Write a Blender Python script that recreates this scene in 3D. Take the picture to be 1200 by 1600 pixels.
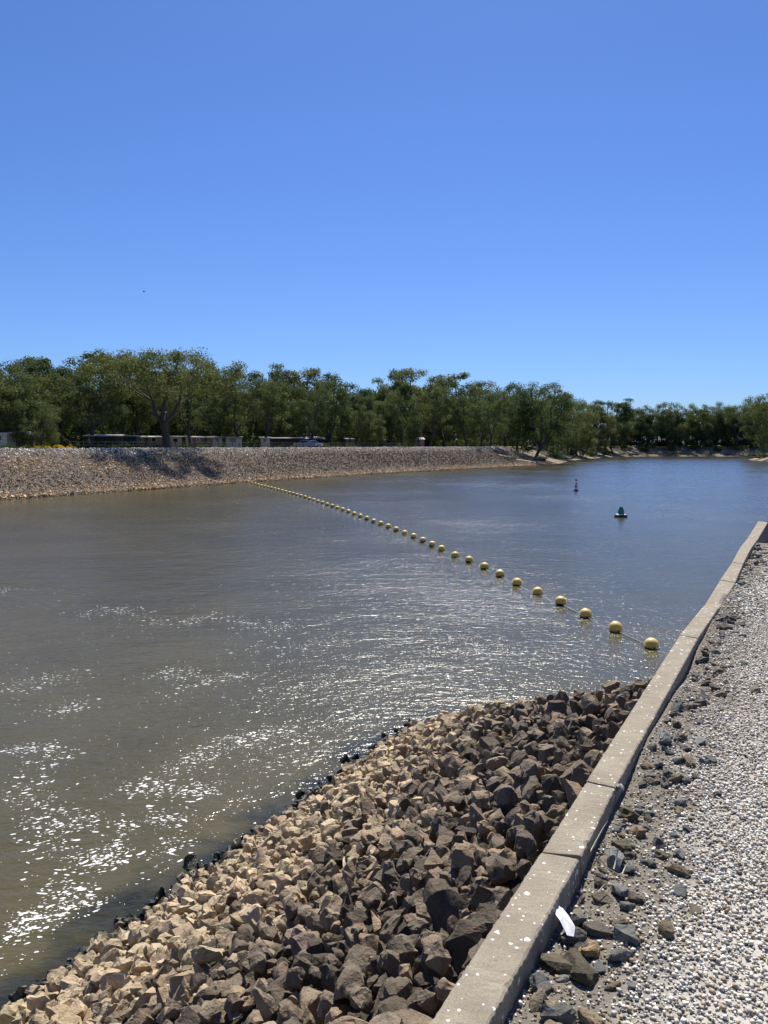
import bpy, bmesh, math, random
import numpy as np
from mathutils import Vector, Matrix, noise

for o in list(bpy.data.objects):
    bpy.data.objects.remove(o, do_unlink=True)
S = bpy.context.scene
COL = S.collection
RNG = np.random.default_rng(7)
random.seed(7)
R = math.radians

# ------------------------------------------------------------------ camera
FPX = 1220.0                      # focal length in pixels of a 1200 x 1600 frame
EYE = 5.2                         # metres above the water
PITCH = math.atan(104 / FPX)
cam_d = bpy.data.cameras.new('camera')
cam_d.sensor_fit = 'VERTICAL'
cam_d.sensor_height = 24.0
cam_d.lens = 24.0 * FPX / 1600.0
cam_d.clip_start = 0.05
cam_d.clip_end = 6000
cam = bpy.data.objects.new('camera', cam_d)
cam.location = (0, 0, EYE)
cam.rotation_euler = (math.pi / 2 - PITCH, 0, 0)
COL.objects.link(cam)
S.camera = cam

# ------------------------------------------------------------------ sky, sun, exposure
SUN_EL, SUN_AZ = R(55), R(8)     # azimuth from +Y towards +X
w = bpy.data.worlds.new('World')
S.world = w
w.use_nodes = True
nt = w.node_tree
bg = nt.nodes['Background']
sky = nt.nodes.new('ShaderNodeTexSky')
sky.sky_type = 'NISHITA'
sky.sun_disc = False
sky.sun_elevation = SUN_EL
sky.sun_rotation = SUN_AZ
sky.altitude = 100
sky.air_density = 1.0
sky.dust_density = 0.3
sky.ozone_density = 3.5
tnt = nt.nodes.new('ShaderNodeMix')          # the camera's rendering of a clear, deep blue sky
tnt.data_type = 'RGBA'
tnt.blend_type = 'MULTIPLY'
tnt.inputs[0].default_value = 1.0
tnt.inputs[7].default_value = (0.48, 0.66, 1.03, 1)
nt.links.new(sky.outputs[0], tnt.inputs[6])
nt.links.new(tnt.outputs[2], bg.inputs[0])
bg.inputs[1].default_value = 0.079
sd = bpy.data.lights.new('sun', 'SUN')
sd.energy = 5.0
sd.angle = R(0.53)
sd.color = (1.0, 0.95, 0.87)
sun = bpy.data.objects.new('sun', sd)
sdir = Vector((math.sin(SUN_AZ) * math.cos(SUN_EL), math.cos(SUN_AZ) * math.cos(SUN_EL), math.sin(SUN_EL)))
sun.rotation_euler = sdir.to_track_quat('Z', 'Y').to_euler()
sun.location = sdir * 100
COL.objects.link(sun)
S.view_settings.view_transform = 'Standard'
S.view_settings.look = 'None'
S.view_settings.exposure = 0.54
S.view_settings.gamma = 1.0
S.view_settings.use_curve_mapping = False
S.render.engine = 'CYCLES'
S.cycles.max_bounces = 6
S.cycles.transparent_max_bounces = 6


# ------------------------------------------------------------------ helpers
def at(px, py, z):
    """world point of height z that the photograph shows at (px, py)"""
    u = (px - 600) / FPX
    v = (py - 800) / FPX
    d = np.array([u, math.cos(PITCH) - v * math.sin(PITCH), -math.sin(PITCH) - v * math.cos(PITCH)])
    k = (z - EYE) / d[2]
    return np.array([0, 0, EYE]) + k * d


def tag(o, label=None, cat=None, group=None, kind=None):
    if label: o['label'] = label
    if cat: o['category'] = cat
    if group: o['group'] = group
    if kind: o['kind'] = kind
    return o


def empty(name, loc, rz=0.0, parent=None):
    o = bpy.data.objects.new(name, None)
    o.location = loc
    o.rotation_euler = (0, 0, rz)
    o.empty_display_size = 0.2
    COL.objects.link(o)
    if parent: o.parent = parent
    return o


def link(name, me, mat=None, parent=None, loc=(0, 0, 0), rot=(0, 0, 0), scale=(1, 1, 1)):
    o = bpy.data.objects.new(name, me)
    if mat is not None and len(me.materials) == 0:
        me.materials.append(mat)
    o.location = loc
    o.rotation_euler = rot
    o.scale = scale
    COL.objects.link(o)
    if parent: o.parent = parent
    return o


def np_mesh(name, V, F, smooth=False, tint=None):
    """mesh from arrays; F is (n, k) with one k"""
    V = np.asarray(V, np.float32)
    F = np.asarray(F, np.int32)
    k = F.shape[1]
    me = bpy.data.meshes.new(name)
    me.vertices.add(len(V))
    me.vertices.foreach_set('co', V.ravel())
    me.loops.add(F.size)
    me.loops.foreach_set('vertex_index', F.ravel())
    me.polygons.add(len(F))
    me.polygons.foreach_set('loop_start', np.arange(0, F.size, k, dtype=np.int32))
    me.polygons.foreach_set('use_smooth', np.full(len(F), smooth))
    me.update(calc_edges=True)
    if tint is not None:
        a = me.attributes.new('tint', 'FLOAT_COLOR', 'POINT')
        c = np.ones((len(V), 4), np.float32)
        c[:, :3] = tint
        a.data.foreach_set('color', c.ravel())
    me.validate()
    return me


def bm_mesh(name, bm, smooth=False):
    me = bpy.data.meshes.new(name)
    bm.normal_update()
    bm.to_mesh(me)
    bm.free()
    if smooth:
        for p in me.polygons: p.use_smooth = True
    return me


def bm_arrays(bm):
    bmesh.ops.triangulate(bm, faces=bm.faces[:])
    bm.verts.ensure_lookup_table()
    V = np.array([v.co[:] for v in bm.verts], np.float32)
    F = np.array([[v.index for v in f.verts] for f in bm.faces], np.int32)
    bm.free()
    return V, F


def rot_mats(n, rng, tilt=None):
    """n random rotation matrices; tilt limits how far they lean"""
    if tilt is None:
        q = rng.normal(size=(n, 4))
        q /= np.linalg.norm(q, axis=1)[:, None]
    else:
        a = rng.uniform(0, 2 * np.pi, n)
        q1 = np.stack([np.cos(a / 2), 0 * a, 0 * a, np.sin(a / 2)], 1)
        b = rng.uniform(0, 2 * np.pi, n)
        t = np.abs(rng.normal(0, tilt, n))
        q2 = np.stack([np.cos(t / 2), np.cos(b) * np.sin(t / 2), np.sin(b) * np.sin(t / 2), 0 * a], 1)
        w1, x1, y1, z1 = q2.T
        w2, x2, y2, z2 = q1.T
        q = np.stack([w1*w2-x1*x2-y1*y2-z1*z2, w1*x2+x1*w2+y1*z2-z1*y2, w1*y2-x1*z2+y1*w2+z1*x2, w1*z2+x1*y2-y1*x2+z1*w2], 1)
    w_, x, y, z = q.T
    return np.stack([np.stack([1-2*(y*y+z*z), 2*(x*y-z*w_), 2*(x*z+y*w_)], 1),
                     np.stack([2*(x*y+z*w_), 1-2*(x*x+z*z), 2*(y*z-x*w_)], 1),
                     np.stack([2*(x*z-y*w_), 2*(y*z+x*w_), 1-2*(x*x+y*y)], 1)], 1)


def scatter(bases, which, pos, mats, scale, tint=None):
    """join many copies of a few base shapes into arrays"""
    Vs, Fs, Ts, n0 = [], [], [], 0
    for b, (V, F) in enumerate(bases):
        idx = np.nonzero(which == b)[0]
        if not len(idx): continue
        P = V[None] * scale[idx][:, None, :]
        P = np.einsum('nij,nvj->nvi', mats[idx], P) + pos[idx][:, None, :]
        Vs.append(P.reshape(-1, 3))
        Fs.append((F[None] + (np.arange(len(idx)) * len(V))[:, None, None] + n0).reshape(-1, F.shape[1]))
        if tint is not None:
            Ts.append(np.repeat(tint[idx], len(V), 0))
        n0 += len(idx) * len(V)
    return np.concatenate(Vs), np.concatenate(Fs), (np.concatenate(Ts) if tint is not None else None)


def tube(bm, pts, radii, seg=7, cap=True):
    """swept tube through points, added to a bmesh"""
    rings = []
    pts = [Vector(p) for p in pts]
    up = Vector((0.31, 0.17, 0.93))
    for i, p in enumerate(pts):
        d = (pts[min(i + 1, len(pts) - 1)] - pts[max(i - 1, 0)]).normalized()
        a = d.cross(up)
        if a.length < 1e-3: a = d.cross(Vector((1, 0, 0)))
        a.normalize()
        b = d.cross(a)
        rings.append([bm.verts.new(p + (a * math.cos(2 * math.pi * k / seg) + b * math.sin(2 * math.pi * k / seg)) * radii[i]) for k in range(seg)])
    for r0, r1 in zip(rings, rings[1:]):
        for k in range(seg):
            bm.faces.new((r0[k], r0[(k + 1) % seg], r1[(k + 1) % seg], r1[k]))
    if cap:
        bm.faces.new(rings[0])
        bm.faces.new(rings[-1][::-1])


def lathe(bm, prof, seg=24):
    """surface of revolution about z from (radius, height) pairs"""
    rings = [[bm.verts.new((r * math.cos(2 * math.pi * k / seg), r * math.sin(2 * math.pi * k / seg), z)) for k in range(seg)] for r, z in prof]
    for r0, r1 in zip(rings, rings[1:]):
        for k in range(seg):
            bm.faces.new((r0[k], r0[(k + 1) % seg], r1[(k + 1) % seg], r1[k]))
    bm.faces.new(rings[0][::-1])
    bm.faces.new(rings[-1])


def box(bm, x0, x1, y0, y1, z0, z1):
    vs = [bm.verts.new(c) for c in ((x0, y0, z0), (x1, y0, z0), (x1, y1, z0), (x0, y1, z0), (x0, y0, z1), (x1, y0, z1), (x1, y1, z1), (x0, y1, z1))]
    for f in ((3, 2, 1, 0), (4, 5, 6, 7), (0, 1, 5, 4), (1, 2, 6, 5), (2, 3, 7, 6), (3, 0, 4, 7)):
        bm.faces.new([vs[i] for i in f])


def box_mesh(name, *a, bevel=0.0):
    bm = bmesh.new()
    box(bm, *a)
    if bevel: bmesh.ops.bevel(bm, geom=bm.edges[:], offset=bevel, segments=1, affect='EDGES')
    return bm_mesh(name, bm)


ONES = ['', 'first', 'second', 'third', 'fourth', 'fifth', 'sixth', 'seventh', 'eighth', 'ninth', 'tenth', 'eleventh', 'twelfth', 'thirteenth', 'fourteenth', 'fifteenth', 'sixteenth', 'seventeenth', 'eighteenth', 'nineteenth']
TENS = ['', '', 'twenty', 'thirty', 'forty', 'fifty', 'sixty']


def nth(i):
    if i < 20: return ONES[i]
    t, u = divmod(i, 10)
    return (TENS[t] + '-' + ONES[u]) if u else TENS[t][:-1] + 'ieth'


# ------------------------------------------------------------------ materials
class Mat:
    def __init__(s, name):
        s.m = bpy.data.materials.new(name)
        s.m.use_nodes = True
        s.t = s.m.node_tree
        s.b = s.t.nodes['Principled BSDF']
        s.out = s.t.nodes['Material Output']

    def n(s, typ, **kw):
        nd = s.t.nodes.new(typ)
        for k, v in kw.items():
            if k[0] == 'i' and k[1:].isdigit(): nd.inputs[int(k[1:])].default_value = v
            elif k[:3] == 'in_': nd.inputs[k[3:].replace('_', ' ')].default_value = v
            else: setattr(nd, k, v)
        return nd

    def l(s, a, b): s.t.links.new(a, b)

    def pos(s): return s.n('ShaderNodeNewGeometry').outputs['Position']

    def obj(s): return s.n('ShaderNodeTexCoord').outputs['Object']

    def noise(s, vec, scale, detail=4.0, rough=0.55, dist=0.0):
        nd = s.n('ShaderNodeTexNoise')
        nd.inputs['Scale'].default_value = scale
        nd.inputs['Detail'].default_value = detail
        nd.inputs['Roughness'].default_value = rough
        nd.inputs['Distortion'].default_value = dist
        s.l(vec, nd.inputs['Vector'])
        return nd.outputs['Fac']

    def ramp(s, fac, lo, hi, a=0.0, b=1.0, smooth=False):
        nd = s.n('ShaderNodeMapRange')
        if smooth: nd.interpolation_type = 'SMOOTHSTEP'
        for i, v in enumerate((lo, hi, a, b)): nd.inputs[i + 1].default_value = v
        s.l(fac, nd.inputs[0])
        return nd.outputs[0]

    def mix(s, fac, a, b, mode='MIX'):
        nd = s.n('ShaderNodeMix', data_type='RGBA', blend_type=mode)
        for sock, v in ((nd.inputs[0], fac), (nd.inputs[6], a), (nd.inputs[7], b)):
            if hasattr(v, 'is_linked'): s.l(v, sock)
            elif isinstance(v, (int, float)): sock.default_value = v
            else: sock.default_value = (*v[:3], 1)
        return nd.outputs[2]

    def math(s, op, a, b=0.0):
        nd = s.n('ShaderNodeMath', operation=op)
        for sock, v in ((nd.inputs[0], a), (nd.inputs[1], b)):
            if hasattr(v, 'is_linked'): s.l(v, sock)
            else: sock.default_value = v
        return nd.outputs[0]

    def bump(s, h, strength, dist, prev=None):
        nd = s.n('ShaderNodeBump')
        nd.inputs['Strength'].default_value = strength
        nd.inputs['Distance'].default_value = dist
        s.l(h, nd.inputs['Height'])
        if prev is not None: s.l(prev, nd.inputs['Normal'])
        return nd.outputs[0]

    def set(s, color=None, rough=None, normal=None, spec=None, metal=None):
        for k, v in (('Base Color', color), ('Roughness', rough), ('Normal', normal), ('Specular IOR Level', spec), ('Metallic', metal)):
            if v is None: continue
            sock = s.b.inputs[k]
            if hasattr(v, 'is_linked'): s.l(v, sock)
            elif isinstance(v, (int, float)): sock.default_value = v
            else: sock.default_value = (*v[:3], 1)
        return s.m


def plain(name, c, rough=0.6, var=0.25, scale=6.0, metal=0.0, bump=0.0):
    m = Mat(name)
    p = m.obj()
    f = m.noise(p, scale, 5)
    col = m.mix(m.ramp(f, 0.3, 0.7), [x * (1 - var) for x in c], [x * (1 + var * 0.6) for x in c])
    nrm = m.bump(m.noise(p, scale * 8, 4), 0.5, bump) if bump else None
    return m.set(col, rough, nrm, metal=metal)


def stone_mat(name, source, wet=True, spots=True, fine=1.0):
    m = Mat(name)
    p = m.pos()
    if source == 'object':
        tint = m.n('ShaderNodeObjectInfo').outputs['Color']
    else:
        tint = m.n('ShaderNodeAttribute', attribute_name='tint').outputs['Color']
    big = m.noise(p, 9 * fine, 5, 0.6)
    small = m.noise(p, 60 * fine, 4, 0.65)
    col = m.mix(m.ramp(big, 0.32, 0.68), tint, m.mix(1.0, tint, (1.35, 1.22, 1.05), 'MULTIPLY'))
    pl = m.noise(p, 4.5 * fine, 6, 0.7, 0.5)
    col = m.mix(m.ramp(pl, 0.56, 0.66, 0.0, 0.75), col, m.mix(1.0, tint, (1.9, 1.75, 1.45), 'MULTIPLY'))
    col = m.mix(m.ramp(pl, 0.44, 0.34, 0.0, 0.7), col, m.mix(1.0, tint, (0.5, 0.46, 0.42), 'MULTIPLY'))
    col = m.mix(m.ramp(small, 0.3, 0.7, 0.0, 0.55), col, m.mix(1.0, tint, (0.55, 0.52, 0.5), 'MULTIPLY'))
    if spots:   # pale droppings and lichen
        sp = m.noise(p, 3.1, 3, 0.6)
        sp2 = m.noise(p, 38, 3, 0.7)
        f = m.math('MULTIPLY', m.ramp(sp, 0.68, 0.74), m.ramp(sp2, 0.5, 0.6))
        col = m.mix(f, col, (0.62, 0.6, 0.55))
    rough = 0.86
    if wet:
        z = m.n('ShaderNodeSeparateXYZ')
        m.l(p, z.inputs[0])
        zz = m.math('ADD', z.outputs[2], m.ramp(m.noise(p, 2.3, 3), 0.3, 0.7, -0.12, 0.12))
        f = m.ramp(zz, 0.17, 0.36, 1.0, 0.0)
        col = m.mix(f, col, m.mix(m.noise(p, 14, 3), (0.012, 0.013, 0.009), (0.035, 0.037, 0.02)))
        rough = m.ramp(f, 0, 1, 0.86, 0.3)
    n0 = m.bump(m.noise(p, 13 * fine, 4, 0.6, 0.4), 0.8, 0.03 / fine)
    n1 = m.bump(m.noise(p, 34 * fine, 6, 0.65), 0.8, 0.016 / fine, n0)
    n2 = m.bump(m.noise(p, 170 * fine, 3, 0.6), 0.5, 0.003 / fine, n1)
    return m.set(col, rough, n2, spec=0.3)


M_STONE_O = stone_mat('riprap stone', 'object')
M_STONE_A = stone_mat('riprap stones', 'attr')
M_PATHSTONE = stone_mat('path stone', 'object', wet=False, spots=False, fine=2.0)
M_FARSTONE = stone_mat('far stones', 'attr', wet=False, spots=False, fine=0.4)


def concrete():
    m = Mat('weathered concrete')
    p = m.pos()
    a = m.noise(p, 5, 6, 0.65)
    b = m.noise(p, 120, 4, 0.7)
    col = m.mix(m.ramp(a, 0.3, 0.7), (0.255, 0.215, 0.155), (0.385, 0.335, 0.25))
    col = m.mix(m.ramp(b, 0.35, 0.7, 0.0, 0.7), col, (0.13, 0.112, 0.085))
    rust = m.noise(p, 2.6, 3, 0.6)
    col = m.mix(m.ramp(rust, 0.62, 0.75, 0, 0.45), col, (0.2, 0.13, 0.07))
    vo = m.n('ShaderNodeTexVoronoi')
    vo.inputs['Scale'].default_value = 19
    m.l(p, vo.inputs['Vector'])
    sx = m.n('ShaderNodeSeparateColor')
    m.l(vo.outputs['Color'], sx.inputs[0])
    size = m.ramp(sx.outputs[0], 0.5, 1.0, 0.0, 0.24)     # about half the cells carry a spot
    d2 = m.math('ADD', vo.outputs['Distance'], m.ramp(m.noise(p, 70, 3), 0.3, 0.7, -0.09, 0.09))
    f = m.math('LESS_THAN', d2, size)
    col = m.mix(f, col, (0.72, 0.71, 0.66))
    vo2 = m.n('ShaderNodeTexVoronoi')
    vo2.inputs['Scale'].default_value = 42
    m.l(p, vo2.inputs['Vector'])
    sx2 = m.n('ShaderNodeSeparateColor')
    m.l(vo2.outputs['Color'], sx2.inputs[0])
    f2 = m.math('LESS_THAN', vo2.outputs['Distance'], m.ramp(sx2.outputs[1], 0.7, 1.0, 0.0, 0.33))
    col = m.mix(f2, col, (0.66, 0.65, 0.6))
    n1 = m.bump(m.noise(p, 26, 5, 0.6), 0.5, 0.006)
    n2 = m.bump(b, 0.5, 0.002, n1)
    return m.set(col, 0.9, n2, spec=0.25)


M_CONC = concrete()


# river frame: s along the kerb, t to its left, over the water
KD = np.array([math.sin(R(28.4)), math.cos(R(28.4))])
KN = np.array([-KD[1], KD[0]])
Z_K = 3.4                                    # kerb top
K0 = at(672, 1600, Z_K)[:2]


def st(s, t):
    return K0 + np.multiply.outer(s, KD) + np.multiply.outer(t, KN)


def to_st(x, y):
    dx, dy = x - K0[0], y - K0[1]
    return dx * KD[0] + dy * KD[1], dx * KN[0] + dy * KN[1]


def water_mat():
    m = Mat('muddy river water')
    p = m.pos()
    # silt colour, with dark weedy stones showing through in the shallows along the riprap
    q = m.n('ShaderNodeVectorMath', operation='DOT_PRODUCT')
    m.l(p, q.inputs[0])
    q.inputs[1].default_value = (KN[0], KN[1], 0)
    t = m.math('SUBTRACT', q.outputs['Value'], float(K0 @ KN))
    t = m.math('ADD', t, m.ramp(m.noise(p, 1.1, 4), 0.3, 0.7, -0.45, 0.45))
    sh = m.ramp(t, 5.2, 6.2, 1.0, 0.0, True)
    qs = m.n('ShaderNodeVectorMath', operation='DOT_PRODUCT')
    m.l(p, qs.inputs[0])
    qs.inputs[1].default_value = (KD[0], KD[1], 0)
    ss = m.math('SUBTRACT', qs.outputs['Value'], float(K0 @ KD))
    sh = m.math('MULTIPLY', sh, m.ramp(ss, 9.5, 12.5, 1.0, 0.0, True))
    silt = m.mix(m.ramp(m.noise(p, 0.16, 4, 0.6, 0.6), 0.3, 0.7), (0.068, 0.059, 0.024), (0.098, 0.083, 0.036))
    col = m.mix(sh, silt, (0.022, 0.022, 0.012))
    mp = m.n('ShaderNodeMapping')
    mp.inputs['Rotation'].default_value = (0, 0, R(-20))
    mp.inputs['Scale'].default_value = (0.75, 1.25, 1.0)
    m.l(p, mp.inputs[0])
    v = mp.outputs[0]
    n0 = m.bump(m.noise(v, 0.32, 3, 0.5, 0.8), 1.0, 0.11)
    n1 = m.bump(m.noise(v, 1.3, 3, 0.55, 0.6), 1.0, 0.06, n0)
    calm = m.ramp(m.noise(p, 0.055, 3, 0.6), 0.35, 0.65, 0.45, 1.0)
    h2 = m.math('MULTIPLY', m.noise(v, 5.5, 3, 0.6, 0.4), calm)
    n2 = m.bump(h2, 1.0, 0.046, n1)
    h3 = m.math('MULTIPLY', m.noise(v, 21, 2, 0.5), calm)
    n3 = m.bump(h3, 1.0, 0.012, n2)
    qw = m.n('ShaderNodeVectorMath', operation='DOT_PRODUCT')      # the open reach downstream of the floats is wind-ruffled
    m.l(p, qw.inputs[0])
    qw.inputs[1].default_value = (0.9, 0.35, 0)
    wind = m.ramp(m.math('ADD', qw.outputs['Value'], m.ramp(m.noise(p, 0.06, 3), 0.3, 0.7, -10, 10)), 10, 60, 0.0, 0.035, True)
    rough = m.math('ADD', m.ramp(calm, 0.45, 1.0, 0.21, 0.26), wind)
    di = m.n('ShaderNodeBsdfDiffuse')
    m.l(col, di.inputs['Color'])
    m.l(n3, di.inputs['Normal'])
    gl = m.n('ShaderNodeBsdfGlossy', distribution='BECKMANN')
    gl.inputs['Color'].default_value = (1, 1, 1, 1)
    m.l(rough, gl.inputs['Roughness'])
    m.l(n3, gl.inputs['Normal'])
    fr = m.n('ShaderNodeFresnel')
    fr.inputs['IOR'].default_value = 1.333
    m.l(n3, fr.inputs['Normal'])
    mx = m.n('ShaderNodeMixShader')
    m.l(fr.outputs[0], mx.inputs[0])
    m.l(di.outputs[0], mx.inputs[1])
    m.l(gl.outputs[0], mx.inputs[2])
    m.l(mx.outputs[0], m.out.inputs[0])
    return m.m


M_WATER = water_mat()


def earth(name, c0, c1, scale=1.0, bump=0.03):
    m = Mat(name)
    p = m.pos()
    a = m.noise(p, 0.35 * scale, 6, 0.65)
    b = m.noise(p, 5 * scale, 5, 0.7)
    col = m.mix(m.ramp(a, 0.35, 0.65), c0, c1)
    col = m.mix(m.ramp(b, 0.3, 0.75, 0, 0.6), col, [x * 0.5 for x in c0])
    return m.set(col, 0.95, m.bump(b, 0.8, bump), spec=0.2)


M_GROUND = earth('dry grassy ground', (0.17, 0.13, 0.07), (0.27, 0.215, 0.12), 0.8, 0.05)
M_SAND = earth('sandy bank', (0.13, 0.10, 0.066), (0.40, 0.325, 0.22), 0.5, 0.15)
M_BED = earth('stone bed', (0.045, 0.038, 0.03), (0.07, 0.06, 0.045), 3, 0.02)  # coloured dark to stand for the shade in gaps between stones
M_BED2 = earth('far stone bed', (0.085, 0.068, 0.052), (0.15, 0.122, 0.094), 3, 0.05)



def pebble_mat():
    m = Mat('white gravel')
    tint = m.n('ShaderNodeAttribute', attribute_name='tint').outputs['Color']
    p = m.pos()
    f = m.noise(p, 150, 4, 0.6)
    col = m.mix(m.ramp(f, 0.3, 0.7, 0, 0.5), tint, m.mix(1.0, tint, (0.6, 0.57, 0.52), 'MULTIPLY'))
    return m.set(col, 0.75, m.bump(f, 0.5, 0.002), spec=0.3)


def path_mat():
    m = Mat('gravelly earth')
    p = m.pos()
    q = m.n('ShaderNodeVectorMath', operation='DOT_PRODUCT')
    m.l(p, q.inputs[0])
    q.inputs[1].default_value = (-KN[0], -KN[1], 0)
    r = m.math('ADD', q.outputs['Value'], float(K0 @ KN) - 0.165)
    r = m.math('ADD', r, m.ramp(m.noise(p, 2.2, 5), 0.3, 0.7, -0.25, 0.25))
    b = m.noise(p, 60, 5, 0.7)
    soil = m.mix(b, (0.10, 0.087, 0.067), (0.24, 0.212, 0.17))
    dust = m.mix(b, (0.38, 0.35, 0.30), (0.60, 0.57, 0.51))
    return m.set(m.mix(m.ramp(r, 0.25, 0.75), soil, dust), 0.95, m.bump(b, 0.8, 0.008), spec=0.2)


M_PATH = path_mat()
M_PEB = pebble_mat()


def leaf_mat(name, c0, c1):
    m = Mat(name)
    r = m.n('ShaderNodeObjectInfo').outputs['Random']
    p = m.pos()
    f = m.noise(p, 0.7, 4, 0.7)
    col = m.mix(r, c0, c1)
    col = m.mix(m.ramp(f, 0.3, 0.7), m.mix(1.0, col, (0.72, 0.74, 0.8), 'MULTIPLY'), m.mix(1.0, col, (1.25, 1.2, 0.95), 'MULTIPLY'))
    m.set(col, 0.75, spec=0.12)
    tr = m.n('ShaderNodeBsdfTranslucent')
    m.l(m.mix(1.0, col, (1.1, 1.25, 0.65), 'MULTIPLY'), tr.inputs[0])
    mx = m.n('ShaderNodeMixShader')
    mx.inputs[0].default_value = 0.30
    m.l(m.b.outputs[0], mx.inputs[1])
    m.l(tr.outputs[0], mx.inputs[2])
    m.l(mx.outputs[0], m.out.inputs[0])
    return m.m


M_LEAF = leaf_mat('gum leaves', (0.070, 0.098, 0.048), (0.155, 0.168, 0.074))
M_LEAF_FAR = leaf_mat('wood leaves', (0.058, 0.082, 0.034), (0.080, 0.104, 0.044))
M_SHRUB = leaf_mat('shrub leaves', (0.05, 0.085, 0.022), (0.08, 0.12, 0.03))
M_YELLOW = leaf_mat('yellow blossom', (0.55, 0.40, 0.02), (0.62, 0.46, 0.03))
M_BARK = plain('gum bark', (0.085, 0.074, 0.065), 0.9, 0.5, 1.2, bump=0.02)
M_DEAD = plain('weathered dead wood', (0.13, 0.11, 0.09), 0.9, 0.4, 2.0, bump=0.02)

# ------------------------------------------------------------------ shorelines
def catmull(P, step):
    P = np.array(P, float)
    out = []
    Q = np.vstack([2 * P[0] - P[1], P, 2 * P[-1] - P[-2]])
    for i in range(1, len(Q) - 2):
        n = max(2, int(np.linalg.norm(Q[i + 1] - Q[i]) / step))
        for k in range(n):
            u = k / n
            out.append(0.5 * ((2 * Q[i]) + (-Q[i-1] + Q[i+1]) * u + (2*Q[i-1] - 5*Q[i] + 4*Q[i+1] - Q[i+2]) * u**2 + (-Q[i-1] + 3*Q[i] - 3*Q[i+1] + Q[i+2]) * u**3))
    out.append(P[-1])
    return np.array(out)


LEFT = catmull([(-148, -135), (-112, -67), (-84, -14.5), (-65, 21), (-53, 43.5), (-44.5, 59.5), (-36.9, 73.9), (-28.6, 90), (-17.6, 113), (0.5, 144.8), (21.7, 177.1), (38.5, 201), (50, 224), (57, 246), (68, 277), (86, 318), (102, 350), (120, 371), (142, 376), (172, 366), (260, 350), (600, 330)], 2.5)
I_NAT = int(np.argmin(np.linalg.norm(LEFT - np.array([40, 203]), axis=1)))     # riprap ends, natural bank begins
RIGHT = catmull([(600, 318), (220, 312), (152, 303), (135, 290), (122, 246), (105, 192), (75, 132), (46, 72), (22, 24), (13, 12.5)], 3.0)


def normals(P):
    d = np.gradient(P, axis=0)
    d /= np.linalg.norm(d, axis=1)[:, None]
    return np.stack([-d[:, 1], d[:, 0]], 1)      # left of travel = inland


LN = normals(LEFT)
PROF_R = [(-10, -3), (0, -0.02), (1.6, 0.55), (6, 2.45), (10.9, 4.62), (12.2, 4.76), (16, 4.78), (45, 4.8), (160, 5), (1600, 7)]
PROF_N = [(-10, -3), (0, 0.0), (1.6, 0.35), (6, 1.5), (11, 3.0), (15, 4.3), (20, 4.75), (45, 4.8), (160, 5), (1600, 7)]


def bank_z(d, nat):
    zr = np.interp(d, *zip(*PROF_R))
    zn = np.interp(d, *zip(*PROF_N))
    return zr * (1 - nat) + zn * nat


def inland(x, y):
    """distance inland of the left shoreline, and the nearest sample"""
    d2 = (LEFT[:, 0] - x) ** 2 + (LEFT[:, 1] - y) ** 2
    i = int(np.argmin(d2))
    dv = np.array([x, y]) - LEFT[i]
    return (math.sqrt(d2[i]) if dv @ LN[i] > 0 else -math.sqrt(d2[i])), i


def ray_inland(px, d):
    """where the sight line of column px lies d metres inland of the left shoreline"""
    u = (px - 600) / FPX
    for y in np.arange(60, 620, 0.5):
        dd, i = inland(u * y / math.cos(PITCH), y)
        if dd >= d: break
    x = u * y / math.cos(PITCH)
    nat = float(np.clip((i - I_NAT - 1) / 6, 0, 1))
    return Vector((x, y, bank_z(dd, nat)))


def strip(name, P, N, profs, nat, jitter, mats):
    offs = np.array([p[0] for p in profs[0]])
    V, F, mi = [], [], []
    k = len(offs)
    for i in range(len(P)):
        wob = RNG.normal(0, 1, k)
        for j in range(k):
            z = profs[0][j][1] * (1 - nat[i]) + profs[1][j][1] * nat[i]
            jj = jitter * nat[i] * wob[j] if 2 <= j <= k - 4 else 0
            off = profs[0][j][0] * (1 - nat[i]) + profs[1][j][0] * nat[i]
            q = P[i] + N[i] * (off + jj * 1.5)
            V.append((q[0], q[1], z + jj * 0.35))
    for i in range(len(P) - 1):
        for j in range(k - 1):
            F.append((i * k + j, (i + 1) * k + j, (i + 1) * k + j + 1, i * k + j + 1))
            mi.append(1 if nat[i] > 0.5 and j < 5 else (2 if len(mats) > 2 and j < 5 else 0))
    me = np_mesh(name, V, np.array(F)[:, ::-1], True)
    for m in mats: me.materials.append(m)
    me.polygons.foreach_set('material_index', np.array(mi, np.int32))
    return link(name, me)


natL = np.clip((np.arange(len(LEFT)) - I_NAT - 1) / 6, 0, 1)
ground = strip('ground', LEFT, LN, (PROF_R, PROF_N), natL, 0.28, (M_GROUND, M_SAND, M_BED2))
tag(ground, kind='structure')
PR = [(-10, -3), (0, 0), (1.5, 0.4), (4, 1.3), (7, 2.6), (10, 3.2), (18, 3.25), (30, 3.27)]
RNm = normals(RIGHT)
rbank = strip('right_bank', RIGHT, RNm, (PR, PR), np.ones(len(RIGHT)), 0.3, (M_SAND, M_SAND))
tag(rbank, kind='structure')

wm = np_mesh('water', [(-400, -300, 0), (900, -300, 0), (900, 900, 0), (-400, 900, 0)], [(0, 1, 2, 3)])
water = link('water', wm, M_WATER)
tag(water, kind='structure')

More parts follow.
